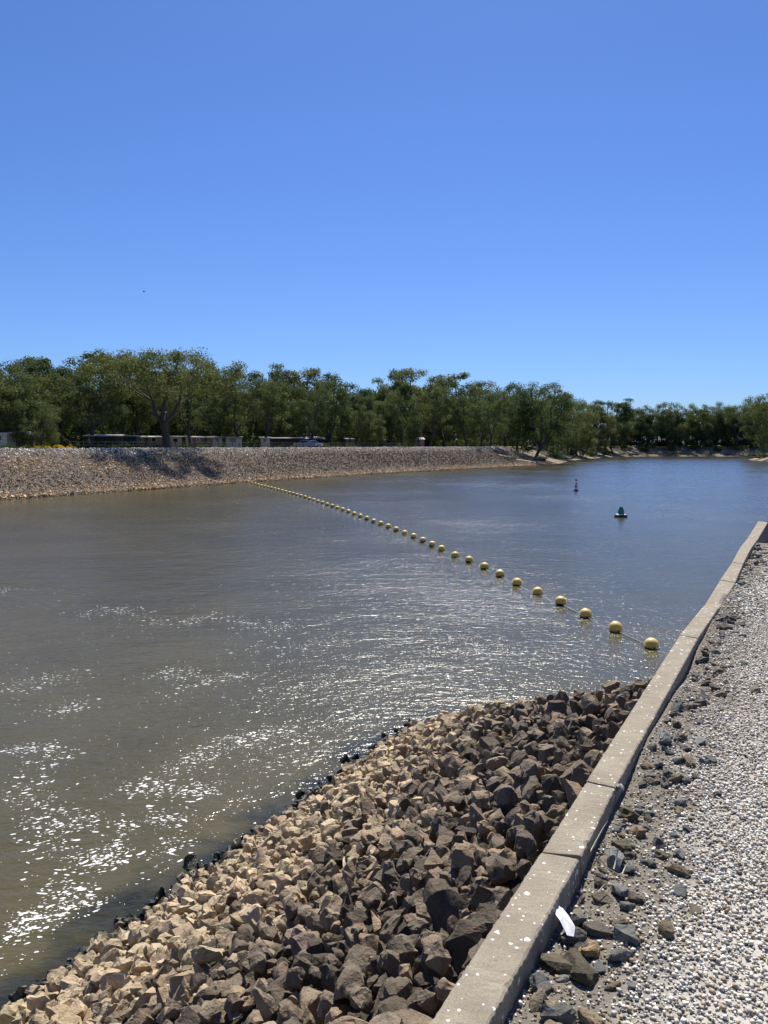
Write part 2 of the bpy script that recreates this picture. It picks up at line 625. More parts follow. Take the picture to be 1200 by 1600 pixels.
# ------------------------------------------------------------------ stone shapes
def hull(seed, n, flat, bev):
    rr = random.Random(seed)
    bm = bmesh.new()
    for _ in range(n):
        v = Vector((rr.gauss(0, 1), rr.gauss(0, 1), rr.gauss(0, 1))).normalized()
        mx = max(abs(c) for c in v)
        v = v.lerp(v / mx, 0.35) * rr.uniform(0.86, 1.06)      # between a ball and a block
        bm.verts.new((v.x * rr.uniform(0.95, 1.1), v.y * 0.86, v.z * flat))
    r = bmesh.ops.convex_hull(bm, input=bm.verts[:])
    dead = list({e for e in r['geom_interior'] + r['geom_unused'] if isinstance(e, bmesh.types.BMVert)})
    if dead: bmesh.ops.delete(bm, geom=dead, context='VERTS')
    bmesh.ops.dissolve_limit(bm, angle_limit=R(17), verts=bm.verts[:], edges=bm.edges[:])
    bmesh.ops.recalc_face_normals(bm, faces=bm.faces[:])
    off = Vector((seed * 1.7, seed * 0.9, 3.1))
    for lev in range(bev):
        bmesh.ops.triangulate(bm, faces=bm.faces[:])
        bmesh.ops.subdivide_edges(bm, edges=bm.edges[:], cuts=1)
        bmesh.ops.smooth_vert(bm, verts=bm.verts[:], factor=0.12, use_axis_x=True, use_axis_y=True, use_axis_z=True)
        bm.normal_update()
        for v in bm.verts:      # broken, pitted faces
            d = (noise.noise(v.co * 1.5 + off) * 0.24 + noise.noise(v.co * 3.3 + off) * 0.14) if lev == 0 else noise.noise(v.co * 7 + off) * 0.07
            v.co += v.normal * d
    return bm_arrays(bm)


STONES = [hull(100 + i, 16 + i % 7, 0.55 + 0.09 * (i % 4), 1) for i in range(26)]
STONES2 = [hull(100 + i, 16 + i % 7, 0.55 + 0.09 * (i % 4), 2) for i in range(26)]
CHIPS = [hull(300 + i, 7, 0.6 + 0.1 * (i % 3), 0) for i in range(12)]
STONE_ME = []
for V, F in STONES2:
    me = np_mesh('stone', V, F, True)
    me.set_sharp_from_angle(angle=R(27))
    me.materials.append(M_STONE_O)
    STONE_ME.append(me)
PATH_ME = []
for V, F in STONES2[:14]:
    me = np_mesh('path stone', V, F, True)
    me.set_sharp_from_angle(angle=R(27))
    me.materials.append(M_PATHSTONE)
    PATH_ME.append(me)


# ------------------------------------------------------------------ near riprap bank
Z_TOP = 3.26
S_E, S_W = 4.5, 10.6          # the bank's end ridge runs from the kerb (s 4.5) to the water (s 10.6, t 5.4)
T_W = 5.35
rd = np.array([S_W - S_E, T_W])
rd /= np.linalg.norm(rd)
rn = np.array([rd[1], -rd[0]])


def rip_z(s, t):
    z = Z_TOP - t * (Z_TOP / T_W)
    back = (s - S_E) * rn[0] + t * rn[1]
    return z - 1.15 * np.maximum(0, back)


gs, gt = np.meshgrid(np.arange(-5, 14.01, 0.25), np.arange(-0.02, 7.6, 0.25), indexing='ij')
gz = np.maximum(rip_z(gs, gt) - 0.14 + RNG.normal(0, 0.02, gs.shape), -1.6)
gp = st(gs, gt)
n1, n2 = gs.shape
ii = np.arange(n1 * n2).reshape(n1, n2)
F = np.stack([ii[:-1, :-1], ii[1:, :-1], ii[1:, 1:], ii[:-1, 1:]], -1).reshape(-1, 4)
me = np_mesh('riprap_bank', np.concatenate([gp.reshape(-1, 2), gz.reshape(-1, 1)], 1), F, True)
riprap = link('riprap_bank', me, M_BED)
tag(riprap, 'bank of tan and dark brown rubble stones sloping from kerb to water', kind='structure')


def darts(n_try, s0, s1, t0, t1, rads, fill, rng, cell=0.22):
    grid = {}
    out = []
    for (r0, r1, tries) in rads:
        for _ in range(int(n_try * tries)):
            s, t, r = rng.uniform(s0, s1), rng.uniform(t0, t1), rng.uniform(r0, r1)
            c = (int(s / cell), int(t / cell))
            ok = True
            for a in (-2, -1, 0, 1, 2):
                for b in (-2, -1, 0, 1, 2):
                    for (s2, t2, r2) in grid.get((c[0] + a, c[1] + b), ()):
                        if (s - s2) ** 2 + (t - t2) ** 2 < (fill * (r + r2)) ** 2:
                            ok = False
                            break
                    if not ok: break
                if not ok: break
            if ok:
                grid.setdefault(c, []).append((s, t, r))
                out.append((s, t, r))
    return np.array(out)


rp = darts(9000, -2.6, 12.6, 0.06, 6.6, ((0.09, 0.12, 0.02), (0.056, 0.09, 0.9), (0.034, 0.056, 2.8)), 0.70, RNG, 0.17)
zz = rip_z(rp[:, 0], rp[:, 1])
back = (rp[:, 0] - S_E) * rn[0] + rp[:, 1] * rn[1]
keep = (zz > -0.3) & (back < 1.9) & (rp[:, 0] > -1.8)
rp, zz = rp[keep], zz[keep]
# a second loose course on top
rp2 = darts(2200, -2.6, 11, 0.15, 5.6, ((0.08, 0.105, 0.22), (0.05, 0.08, 0.8)), 1.0, RNG, 0.17)
zz2 = rip_z(rp2[:, 0], rp2[:, 1]) + 0.07
k2 = (zz2 > 0.1) & (((rp2[:, 0] - S_E) * rn[0] + rp2[:, 1] * rn[1]) < 0.6)
rp, zz = np.vstack([rp, rp2[k2]]), np.concatenate([zz, zz2[k2]])
n = len(rp)
xy = st(rp[:, 0], rp[:, 1])
xy = K0 + rp[:, :1] * KD + rp[:, 1:2] * KN
pos = np.concatenate([xy, (zz + RNG.normal(0, 0.025, n) - rp[:, 2] * 0.15)[:, None]], 1)
mats = rot_mats(n, RNG)
scl = rp[:, 2][:, None] * RNG.uniform(0.92, 1.3, (n, 3))
which = RNG.integers(0, len(STONES), n)
# stone colour: sun-bleached tan below the flood line, dark weathered brown above
line = 1.78 + 0.42 * np.sin(rp[:, 0] * 0.8) * 0.5 + RNG.normal(0, 0.36, n) + 0.05 * (rp[:, 0] - 3)
dark = np.clip((zz - line) / 0.5 + 0.5, 0, 1)[:, None]
tan_ = np.array([0.43, 0.352, 0.236]) * RNG.uniform(0.7, 1.2, (n, 1)) * (1 + RNG.normal(0, 0.02, (n, 3)))
brn = np.array([0.150, 0.123, 0.091]) * RNG.uniform(0.45, 1.5, (n, 1)) * (1 + RNG.normal(0, 0.02, (n, 3)))
pale = (RNG.uniform(0, 1, n) < 0.17)[:, None]
brn = np.where(pale, np.array([0.25, 0.195, 0.135]) * RNG.uniform(0.8, 1.2, (n, 1)), brn)
tint = tan_ * (1 - dark) + brn * dark
# the 300 that show largest stand alone
dist = np.linalg.norm(pos - np.array([0, 0, EYE]), axis=1)
u = (pos[:, 0] / pos[:, 1]) * FPX + 600
dep = pos[:, 1] * math.cos(PITCH) - (pos[:, 2] - EYE) * math.sin(PITCH)
vv = 800 + FPX * (-(pos[:, 1] * math.sin(PITCH) + (pos[:, 2] - EYE) * math.cos(PITCH))) / dep
uu = 600 + FPX * pos[:, 0] / dep
seen = (dep > 0.5) & (uu > -10) & (uu < 1010) & (vv < 1610) & (vv > 1040) & (zz > 0) & (rp[:, 1] > 0.1)
size = np.where(seen, rp[:, 2] / dist, -1)
big = np.argsort(-size)[:286]
for i in big:
    M = Matrix(mats[i].tolist()).to_4x4()
    o = link('stone', STONE_ME[which[i]], None, riprap)
    o.matrix_world = Matrix.Translation(pos[i]) @ M @ Matrix.Diagonal((*scl[i], 1))
    o.color = (*tint[i], 1)
for (px, py, rad) in ((300, 1350, 0.14), (276, 1392, 0.10), (285, 1385, 0.12), (316, 1356, 0.10), (250, 1412, 0.13), (228, 1446, 0.10), (112, 1532, 0.13), (60, 1570, 0.14), (135, 1500, 0.11), (540, 1190, 0.12), (470, 1245, 0.12), (604, 1152, 0.13)):
    q = at(px, py, 0.0)
    o = link('stone', random.choice(STONE_ME), None, riprap)       # awash at the water's edge
    o.location = (q[0], q[1], random.uniform(-0.03, 0.02))
    o.rotation_euler = [random.uniform(0, 6) for _ in range(3)]
    o.scale = (rad * 1.2, rad, rad * 0.9)
    o.color = (0.1, 0.08, 0.05, 1)
rest = np.setdiff1d(np.arange(n), big)
V, F, T = scatter(STONES, which[rest], pos[rest], mats[rest], scl[rest], tint[rest])
me = np_mesh('stones', V, F, True, T)
me.set_sharp_from_angle(angle=R(27))
o = link('stones', me, M_STONE_A, riprap)
tag(o, kind='stuff')

# ------------------------------------------------------------------ concrete kerb wall
JL = [(846, 1329), (916, 1219), (1062, 992), (1099.5, 946), (1125, 905), (1144, 878), (1157, 854), (1169, 839), (1185, 814)]
JR = [(907, 1339), (962, 1229), (1091, 997), (1123, 950), (1149, 909), (1161, 881), (1174, 856), (1185, 841), (1200, 816)]
PL = [at(*p, Z_K)[:2] for p in JL]
PRr = [at(*p, Z_K)[:2] for p in JR]
KW = 0.165
first_l = at(672, 1600, Z_K)[:2] - KD * 3.4
PL = [first_l] + PL
PRr = [first_l - KN * 0.165] + PRr
wall = empty('concrete_wall', (*K0, 3.2))
tag(wall, 'low weathered concrete kerb wall of cracked slabs with white spots beside gravel', 'wall')


def slab(l0, l1, r0, r1, ztop, zbot, seed, gap0, gap1, n0=(0,) * 10, n1=(0,) * 10):
    rr = np.random.default_rng(seed)
    L = np.linalg.norm(l1 - l0)
    nseg = max(10, int(L / 0.018))
    u = np.linspace(gap0 / L, 1 - gap1 / L, nseg + 1)
    V, k = [], 10

    def walk(a):
        x = rr.normal(0, 1, nseg + 1)
        return x * a
    el, er, ez = walk(0.0011), walk(0.0016), walk(0.0005)
    ch = np.abs(walk(0.0016)) + np.convolve(np.where(rr.uniform(0, 1, nseg + 1) < 0.05, rr.uniform(0.004, 0.014, nseg + 1), 0), (0.4, 0.8, 0.6), 'same')
    for i, q in enumerate(u):
        a = l0 + (l1 - l0) * q
        b = r0 + (r1 - r0) * q
        d = (b - a) / np.linalg.norm(b - a)
        a = a + d * el[i]
        b = b + d * er[i]
        jog = np.zeros(10)
        if i in (0, nseg):      # broken ends at the joints
            jog = rr.normal(0, 0.0022, 10) + (np.array(n0) if i == 0 else -np.array(n1))
        W = np.linalg.norm(b - a)
        ww = rr.normal(0, 0.0006, 3)
        z = ztop + ez[i] - (0.004 if i in (0, nseg) else 0)
        c = 0.007 + ch[i]
        for j, (p, zz_) in enumerate(((a, zbot), (a, z - 0.008), (a + d * 0.007, z), (a + d * W * .28, z + ww[0]), (a + d * W * .5, z + ww[1]), (a + d * W * .72, z + ww[2]), (b - d * c * 1.1, z), (b - d * c * 0.25, z - c * 0.55), (b, z - c * 1.3), (b + d * 0.004, zbot))):
            V.append((*(p + (l1 - l0) / L * jog[j]), zz_))
    F = []
    for i in range(nseg):
        for j in range(k - 1):
            F.append((i * k + j, i * k + j + 1, (i + 1) * k + j + 1, (i + 1) * k + j))
    me = bpy.data.meshes.new('slab')
    e0 = list(range(k))
    e1 = [nseg * k + j for j in range(k)][::-1]
    me.from_pydata(V, [], F + [e0[::-1], e1[::-1]])
    me.update()
    bm = bmesh.new()
    bm.from_mesh(me)
    bmesh.ops.recalc_face_normals(bm, faces=bm.faces[:])
    bm.to_mesh(me)
    bm.free()
    return me


WI = wall.matrix_world.inverted()
drop = [0, -0.006, 0.0, 0.003, -0.012, -0.004, 0.002, -0.003, 0.0]
gaps = [0.014, 0.007, 0.009, 0.008, 0.006, 0.008, 0.007, 0.006, 0.004]
for i in range(len(PL) - 1):
    me = slab(PL[i], PL[i + 1], PRr[i], PRr[i + 1], Z_K + drop[i], 2.98, 40 + i, 0.004 if i == 0 else gaps[i - 1] * 0.6, gaps[i] * 0.6, (0, 0, 0, .004, .010, .014, .018, .016, .012, 0) if i == 1 else (0,) * 10, (0, .002, .004, .001, .006, .002, .003, .006, .004, 0) if i in (0, 2) else (0,) * 10)
    o = link('slab', me, M_CONC, wall)
    o.matrix_parent_inverse = Matrix.Translation((-K0[0], -K0[1], -3.2))
# the kerb turns the corner at the end of the platform
cl, cr = PL[-1], PRr[-1]
rt = np.array([1.0, -0.06])
me = slab(cl + KD * 0.01 + rt * 0.01, cl + rt * 6, cl + KD * 0.01 - KD * 0.19 + rt * 0.19, cl + rt * 6 - KD * 0.19, Z_K - 0.002, 2.98, 77, 0.16, 0.004)
o = link('slab', me, M_CONC, wall)
o.matrix_parent_inverse = Matrix.Translation((-K0[0], -K0[1], -3.2))
bm = bmesh.new()
a0, a1 = PL[0] - KN * 0.006, PL[-1] - KN * 0.006 - KD * 0.01
c1 = a1 + rt * 6
thick = -KN * 0.14
pts = [a0, a1, c1, c1 - KD * 0.15, a1 + thick - KD * 0.15, a0 + thick]
lo = [bm.verts.new((*p, -1.5)) for p in pts]
hi = [bm.verts.new((*p, 2.985)) for p in pts]
for i in range(6):
    bm.faces.new((lo[i], lo[(i + 1) % 6], hi[(i + 1) % 6], hi[i]))
bm.faces.new(hi)
bmesh.ops.recalc_face_normals(bm, faces=bm.faces[:])
o = link('wall_stem', bm_mesh('wall_stem', bm), M_CONC, wall)
o.matrix_parent_inverse = Matrix.Translation((-K0[0], -K0[1], -3.2))

# ------------------------------------------------------------------ gravel path
Z_G = 3.325


def gz_at(s, r):
    """gravel height at s along the kerb and r to the right of its right edge"""
    return Z_G + 0.03 * np.clip((s - 1.0) / 2.5, 0, 1) - 0.05 * np.exp(-(r / 0.22) ** 2) * (0.6 + 0.4 * np.sin(s * 1.7)) + 0.014 * np.sin(s * 2.3 + r * 3) + 0.01 * np.sin(r * 9 + s * 5) + 0.10 * np.exp(-((s - 7.9) / 0.8) ** 2) * np.exp(-((r + .02) / 0.35) ** 2)


gs, gr = np.meshgrid(np.arange(-6, 14.45, 0.12), np.concatenate([np.arange(-0.03, 1.5, 0.06), np.arange(1.5, 16, 0.8)]), indexing='ij')
ends = np.interp(gr, [0, 16], [14.25, 6.4])
gs = np.minimum(gs, ends)
gp = K0 + gs[..., None] * KD - (gr[..., None] + KW) * KN
gz = gz_at(gs, gr)
n1, n2 = gs.shape
ii = np.arange(n1 * n2).reshape(n1, n2)
F = np.stack([ii[:-1, :-1], ii[:-1, 1:], ii[1:, 1:], ii[1:, :-1]], -1).reshape(-1, 4)
me = np_mesh('gravel_path', np.concatenate([gp.reshape(-1, 2), gz.reshape(-1, 1)], 1), F[:, ::-1], True)
path = link('gravel_path', me, M_PATH)
tag(path, kind='structure')


def ico(seed, sub):
    rr = random.Random(seed)
    bm = bmesh.new()
    bmesh.ops.create_cube(bm, size=1.3)
    for v in bm.verts:
        v.co *= rr.uniform(0.78, 1.15)
        v.co.z *= 0.68
        v.co.y *= rr.choice((0.8, 0.86))
    return bm_arrays(bm)


PEB = [ico(i, 1) for i in range(10)]


def pebbles(n, s0, s1, r0, r1, d0, d1, rng):
    s = rng.uniform(s0, s1, n)
    r = r0 + (r1 - r0) * rng.uniform(0, 1, n)
    edge = 0.25 + 0.12 * np.sin(s * 1.9) + 0.09 * np.sin(s * 4.7 + 1) + 0.1 * np.sin(s * 0.6)
    edge = edge * np.where(np.abs(s - 7.9) < 0.7, 0.05, 1.0)
    patch = 0.5 + 0.5 * np.sin(s * 3.1 + np.sin(r * 5) * 1.5) * np.sin(r * 4.2 + s * 1.3 + 0.7)
    pr = np.clip((r - edge * 0.5) / 0.30, 0.16, 1) * np.where(r < 0.95, 0.62 + 0.38 * patch, 0.85 + .15 * patch)
    k = (rng.uniform(0, 1, n) < pr) & (s < np.interp(r, [0, 16], [14.1, 6.3]))
    s, r = s[k], r[k]
    n = len(s)
    d = rng.uniform(d0, d1, n) * rng.choice([0.7, 1.0, 1.0, 1.25], n)
    z = gz_at(s, r) + d * rng.uniform(-0.05, 0.55, n)
    P = K0 + s[:, None] * KD - (r[:, None] + KW) * KN
    pos = np.concatenate([P, z[:, None]], 1)
    c = np.array([0.72, 0.68, 0.60]) * rng.uniform(0.5, 1.25, (n, 1))
    pick = rng.uniform(0, 1, n)
    c = np.where((pick < 0.10)[:, None], np.array([0.17, 0.165, 0.15]) * rng.uniform(0.6, 1.4, (n, 1)), c)
    c = np.where(((pick > 0.10) & (pick < 0.22))[:, None], np.array([0.37, 0.28, 0.18]) * rng.uniform(0.7, 1.3, (n, 1)), c)
    return scatter(PEB, rng.integers(0, len(PEB), n), pos, rot_mats(n, rng, 0.5), (d[:, None] * 0.5) * rng.uniform(0.85, 1.2, (n, 3)), np.clip(c, 0, 0.8))


parts = [pebbles(80000, -0.6, 7.0, 0.0, 1.35, 0.009, 0.020, RNG), pebbles(23000, 7.0, 14.1, 0.0, 1.3, 0.018, 0.034, RNG), pebbles(5000, -1.0, 13, 1.45, 4.2, 0.03, 0.055, RNG)]
Vs, Fs, Ts, n0 = [], [], [], 0
for V, F, T in parts:
    Vs.append(V); Fs.append(F + n0); Ts.append(T); n0 += len(V)
o = link('gravel', np_mesh('gravel', np.concatenate(Vs), np.concatenate(Fs), True, np.concatenate(Ts)), M_PEB, path)
tag(o, kind='stuff')


rg = np.random.default_rng(3)
n = 12000
s_, r_ = rg.uniform(-0.4, 8, n), np.abs(rg.normal(0, 0.42, n))
d_ = rg.uniform(0.004, 0.011, n)
P_ = K0 + s_[:, None] * KD - (r_[:, None] + KW) * KN
c_ = np.array([[0.16, 0.13, 0.09], [0.10, 0.095, 0.085], [0.26, 0.21, 0.15], [0.42, 0.39, 0.34]])[rg.integers(0, 4, n)] * rg.uniform(0.6, 1.4, (n, 1))
V, F, T = scatter(PEB, rg.integers(0, len(PEB), n), np.concatenate([P_, (gz_at(s_, r_) + d_ * 0.2)[:, None]], 1), rot_mats(n, rg, 0.6), d_[:, None] * rg.uniform(0.4, 0.9, (n, 3)), c_)
o = link('grit', np_mesh('grit', V, F, False, T), M_PEB, path)
tag(o, kind='stuff')


def path_stone(s, r, rad, c, flat=1.0, sink=0.25):
    P = K0 + s * KD - (r + KW) * KN
    o = link('stone', random.choice(PATH_ME), None, path)
    o.location = (P[0], P[1], float(gz_at(s, r)) + rad * (0.55 * flat - sink))
    o.rotation_euler = (random.gauss(0, 0.25), random.gauss(0, 0.25), random.uniform(0, 6.28))
    o.scale = (rad * random.uniform(0.9, 1.3), rad * random.uniform(0.75, 1.05), rad * random.uniform(0.7, 1.0) * flat)
    o.color = (*c, 1)
    return o


SLATE = ((0.115, 0.125, 0.122), (0.085, 0.09, 0.088), (0.15, 0.16, 0.155), (0.12, 0.105, 0.08), (0.09, 0.078, 0.06), (0.17, 0.14, 0.095))
cnt = 0
tries = 0
placed = []
while cnt < 284 and tries < 5000:
    tries += 1
    s = random.uniform(-0.9, 13.8) if random.random() < 0.55 else random.uniform(-0.3, 5.5)
    if abs(s - 7.9) < 0.75: continue
    r = abs(random.gauss(0, 0.17)) + 0.03
    if r > 0.75: continue
    rad = random.choice((0.018, 0.024, 0.032, 0.04, 0.052)) * random.uniform(0.85, 1.2) * (1.0 if s < 6 else 1.25)
    if r < rad * 1.15: r = rad * 1.2
    if any((s - a) ** 2 + (r - b) ** 2 < (0.66 * (rad + c)) ** 2 for a, b, c in placed): continue
    placed.append((s, r, rad))
    v = random.uniform(0.75, 1.3)
    path_stone(s, r, rad, [x * v for x in random.choice(SLATE)], random.uniform(0.7, 1.05))
    cnt += 1
# the big lumps beside the white scrap, and the ochre stone
for px, py, rad, c in ((855, 1487, 0.072, (0.10, 0.09, 0.06)), (905, 1505, 0.075, (0.085, 0.075, 0.05)), (845, 1528, 0.05, (0.12, 0.125, 0.12)), (900, 1420, 0.055, (0.13, 0.13, 0.125)),
                       (897, 1447, 0.05, (0.10, 0.105, 0.10)), (922, 1472, 0.05, (0.30, 0.215, 0.11)), (968, 1490, 0.045, (0.13, 0.13, 0.12)), (935, 1440, 0.05, (0.11, 0.10, 0.08)),
                       (985, 1262, 0.05, (0.11, 0.095, 0.06)), (998, 1290, 0.045, (0.2, 0.15, 0.09)), (975, 1310, 0.05, (0.1, 0.09, 0.06)), (1040, 1165, 0.05, (0.12, 0.13, 0.13)), (870, 1585, 0.06, (0.13, 0.13, 0.12))):
    q = at(px, py, Z_G + 0.02)
    s, t = to_st(q[0], q[1])
    path_stone(s, max(-t - KW, rad * 1.1), rad, c, 0.95, 0.2)

# lichen-covered lump in the joint
def lump(px, py, rad):
    q = at(px, py, Z_K - 0.02)
    bm = bmesh.new()
    bmesh.ops.create_icosphere(bm, subdivisions=3, radius=rad)
    for v in bm.verts:
        v.co *= 1 + 0.13 * math.sin(v.co.x * 190) * math.sin(v.co.y * 210 + 1) + random.uniform(-.03, .03)
        v.co.z *= 0.85
    m = Mat('lichen stone')
    p = m.obj()
    f = m.noise(p, 130, 3)
    mat = m.set(m.mix(m.ramp(f, 0.5, 0.6), (0.16, 0.15, 0.12), (0.6, 0.6, 0.57)), 0.9, m.bump(f, 0.7, 0.003))
    o = link('lichen_stone', bm_mesh('lichen_stone', bm, True), mat, None, q)
    tag(o, 'round grey stone speckled with white lichen at the kerb slab joint', 'stone')


lump(968, 1231, 0.024)

# torn white scrap leaning on the kerb
def scrap():
    ol = [(0.0, 0.0), (0.022, -0.006), (0.036, 0.02), (0.034, 0.06), (0.03, 0.095), (0.024, 0.102), (0.025, 0.118), (0.017, 0.132), (0.012, 0.126), (0.0, 0.136), (-0.008, 0.12), (-0.011, 0.085), (-0.009, 0.045)]
    bm = bmesh.new()
    def cv(x, y): return 0.006 * math.sin(y * 26) + 5 * x * x + 0.005 * math.sin(x * 160 + y * 70)
    top = [bm.verts.new((x, y, cv(x, y))) for x, y in ol]
    c0 = bm.verts.new((0.012, 0.06, cv(0.012, 0.06) + 0.004))
    bot = [bm.verts.new((x, y, cv(x, y) - 0.0025)) for x, y in ol]
    c1 = bm.verts.new((0.012, 0.06, cv(0.012, 0.06) + 0.0015))
    k = len(ol)
    for i in range(k):
        j = (i + 1) % k
        bm.faces.new((top[i], top[j], c0))
        bm.faces.new((bot[j], bot[i], c1))
        bm.faces.new((top[j], top[i], bot[i], bot[j]))
    mat = plain('white plastic', (0.62, 0.63, 0.64), 0.5, 0.22, 30)
    o = link('plastic_scrap', bm_mesh('plastic_scrap', bm), mat)
    q = at(886, 1463, Z_G + 0.0)
    o.location = (q[0], q[1], Z_G + 0.005)
    o.rotation_euler = (R(16), R(10), R(14))
    o.scale = (1.15, 1.3, 1.15)
    tag(o, 'torn white plastic scrap leaning against the concrete kerb among dark stones', 'litter')


scrap()

# dry twigs
M_TWIG = plain('dry twig', (0.42, 0.37, 0.29), 0.9, 0.3, 40)
for pts, rad, lab in (([(959, 1358, 0.01), (963, 1342, 0.04), (966, 1326, 0.075)], 0.0032, 'short pale dry stick poking up from dark stones beside the kerb'),
                      ([(972, 1366, 0.012), (978, 1352, 0.03), (992, 1340, 0.045)], 0.0028, 'curved thin pale twig right of the upright stick by the kerb'),
                      ([(937, 1342, 0.05), (950, 1357, 0.03), (962, 1364, 0.02), (974, 1369, 0.012)], 0.0026, 'long bent pale twig lying below the upright stick by the kerb'),
                      ([(921, 1333, 0.02), (930, 1316, 0.035), (941, 1296, 0.05), (950, 1282, 0.06)], 0.0026, 'straight pale reed leaning along the shaded side of the kerb'),
                      ([(934, 1394, 0.018), (942, 1385, 0.022), (950, 1378, 0.03)], 0.0024, 'small pale twig stub on gravel left of the flat slate'),
                      ([(1045, 1474, 0.012), (1062, 1473, 0.015), (1083, 1474, 0.012)], 0.0022, 'thin pale straw lying flat on the white gravel')):
    P = [Vector(at(px, py, Z_G + h)) for px, py, h in pts]
    base = P[0].copy()
    bm = bmesh.new()
    n = len(P)
    tube(bm, [p - base for p in P], [rad * (1 - 0.4 * i / n) for i in range(n)], 6)
    o = link('twig', bm_mesh('twig', bm, True), M_TWIG, None, base)
    tag(o, lab, 'twig', 'dry twigs beside the kerb')

# ------------------------------------------------------------------ float line across the river
NEARF = [(690, 857.5), (711, 867), (733, 875), (757, 885), (781, 897), (808, 910), (840, 924), (876, 940), (915, 959), (962, 981), (1018, 1006)]
FARF = [(85, 38), (102, 45), (117, 49), (132, 53), (147, 57), (162, 60), (177, 63.5), (192, 67), (208, 71), (225, 76), (243, 80), (261, 84.5), (278, 89), (294, 94), (312, 100), (330, 104.5), (351, 110.5), (372, 117), (392, 124), (412, 130), (431, 136.5), (454, 145), (478, 153), (503, 160), (527, 168), (554, 177), (582, 188), (610, 198.5), (641, 211), (672, 222), (707, 235), (740, 247), (777, 262), (816, 278), (862, 294.5), (905, 312), (946, 332)]
FL = [(360 + x / 3, 740 + y / 3) for x, y in FARF] + NEARF
ZC = 0.105
FP = [Vector(at(px, py, ZC)) for px, py in FL][::-1]      # near end first
# smooth the far positions so that the spacing stays even
arr = np.array(FP)
for _ in range(3):
    sm = arr.copy()
    sm[12:-1] = (arr[11:-2] + 2 * arr[12:-1] + arr[13:]) / 4
    arr = sm
FP = [Vector(p) for p in arr]
M_FLOAT = Mat('yellow float')
p_ = M_FLOAT.obj()
f_ = M_FLOAT.noise(p_, 7, 5)
c_ = M_FLOAT.mix(M_FLOAT.ramp(f_, 0.35, 0.7), (0.68, 0.44, 0.055), (0.76, 0.54, 0.12))
zf = M_FLOAT.n('ShaderNodeSeparateXYZ')
M_FLOAT.l(p_, zf.inputs[0])
g_ = M_FLOAT.ramp(M_FLOAT.math('ADD', zf.outputs[2], M_FLOAT.ramp(f_, 0.3, 0.7, -0.03, 0.03)), -0.10, -0.045, 1, 0)
c_ = M_FLOAT.mix(g_, c_, (0.045, 0.038, 0.02))       # darker towards the bottom of the ball
r_f = M_FLOAT.n('ShaderNodeObjectInfo').outputs['Random']
c_ = M_FLOAT.mix(M_FLOAT.ramp(r_f, 0.2, 1.0, 0.0, 0.45), c_, (0.62, 0.50, 0.24))       # some are sun-faded
c_ = M_FLOAT.mix(M_FLOAT.ramp(M_FLOAT.noise(p_, 16, 4, 0.7), 0.58, 0.68, 0, 0.5), c_, (0.22, 0.16, 0.06))
c_ = M_FLOAT.mix(g_, c_, (0.045, 0.038, 0.02))
M_FLOAT = M_FLOAT.set(c_, 0.5)
M_ROPE = plain('rope', (0.30, 0.29, 0.27), 0.8, 0.3, 30)
M_IRON = plain('dark fitting', (0.09, 0.085, 0.08), 0.5, 0.3, 20)
FR = 0.185
bm = bmesh.new()
prof = []
for k in range(17):
    a = -math.pi / 2 + math.pi * k / 16
    r = FR * math.cos(a)
    prof.append((max(r, 0.012), FR * 0.93 * math.sin(a) + (0.0)))
lathe(bm, prof, 28)
ball_me = bm_mesh('float_ball', bm, True)
bm = bmesh.new()
tube(bm, [(0.15, 0, -0.055), (0.2, 0, -0.06), (0.245, 0, -0.062)], [0.022, 0.02, 0.014], 10)
tube(bm, [(0.245 + 0.028 * math.cos(a), 0.028 * math.sin(a), -0.062) for a in np.linspace(-3.1, 3.1, 11)], [0.008] * 11, 6)
fit_me = bm_mesh('rope_fitting', bm, True)
bm = bmesh.new()
for k in range(28):
    pass
tube(bm, [(FR * 1.005 * math.cos(a), FR * 1.005 * math.sin(a), 0.0) for a in np.linspace(0, 2 * math.pi, 29)], [0.006] * 29, 5, cap=False)
seam_me = bm_mesh('seam', bm, True)
for i, p in enumerate(FP):
    a = FP[max(0, i - 1)]
    b = FP[min(len(FP) - 1, i + 1)]
    d = b - a
    rz = math.atan2(d.y, d.x)
    e = empty('ball_float', p, rz)
    if i == 0: lab = 'yellow ball float nearest the kerb, at the near end of the rope'
    elif i == len(FP) - 1: lab = 'last tiny yellow ball float, against the far stone bank'
    else: lab = f'yellow ball float, {nth(i + 1)} from the near end of the rope'
    tag(e, lab, 'float', 'yellow floats strung across the river')
    o = link('float_ball', ball_me, M_FLOAT, e, loc=(0, 0, random.uniform(-0.02, 0.015)), rot=(random.gauss(0, 0.14), random.gauss(0, 0.14), random.uniform(0, 6)))
    if i < 24:
        link('seam', seam_me, M_FLOAT, e)
        link('rope_fitting', fit_me, M_IRON, e)
        link('rope_fitting', fit_me, M_IRON, e, rot=(0, 0, math.pi))
bm = bmesh.new()
pts = []
dn = (FP[0] - FP[1]).normalized()
pts.append(FP[0] + dn * 0.42 + Vector((0, 0, -0.13)))
for i, p in enumerate(FP):
    pts.append(p + Vector((0, 0, -0.062)))
    if i < len(FP) - 1:
        L = (FP[i + 1] - p).length
        for q in (0.25, 0.5, 0.75):
            pts.append(p.lerp(FP[i + 1], q) + Vector((0, 0, -0.062 - 0.10 * (4 * q * (1 - q)) * min(1, L / 2.5) * (0.25 if i in (0, 2) else 0.75))))
pts.append(FP[-1] + (FP[-1] - FP[-2]) * 1.5 + Vector((0, 0, 0.2)))
tube(bm, [p - FP[0] for p in pts], [0.014] * len(pts), 6)
o = link('float_rope', bm_mesh('float_rope', bm, True), M_ROPE, None, FP[0])
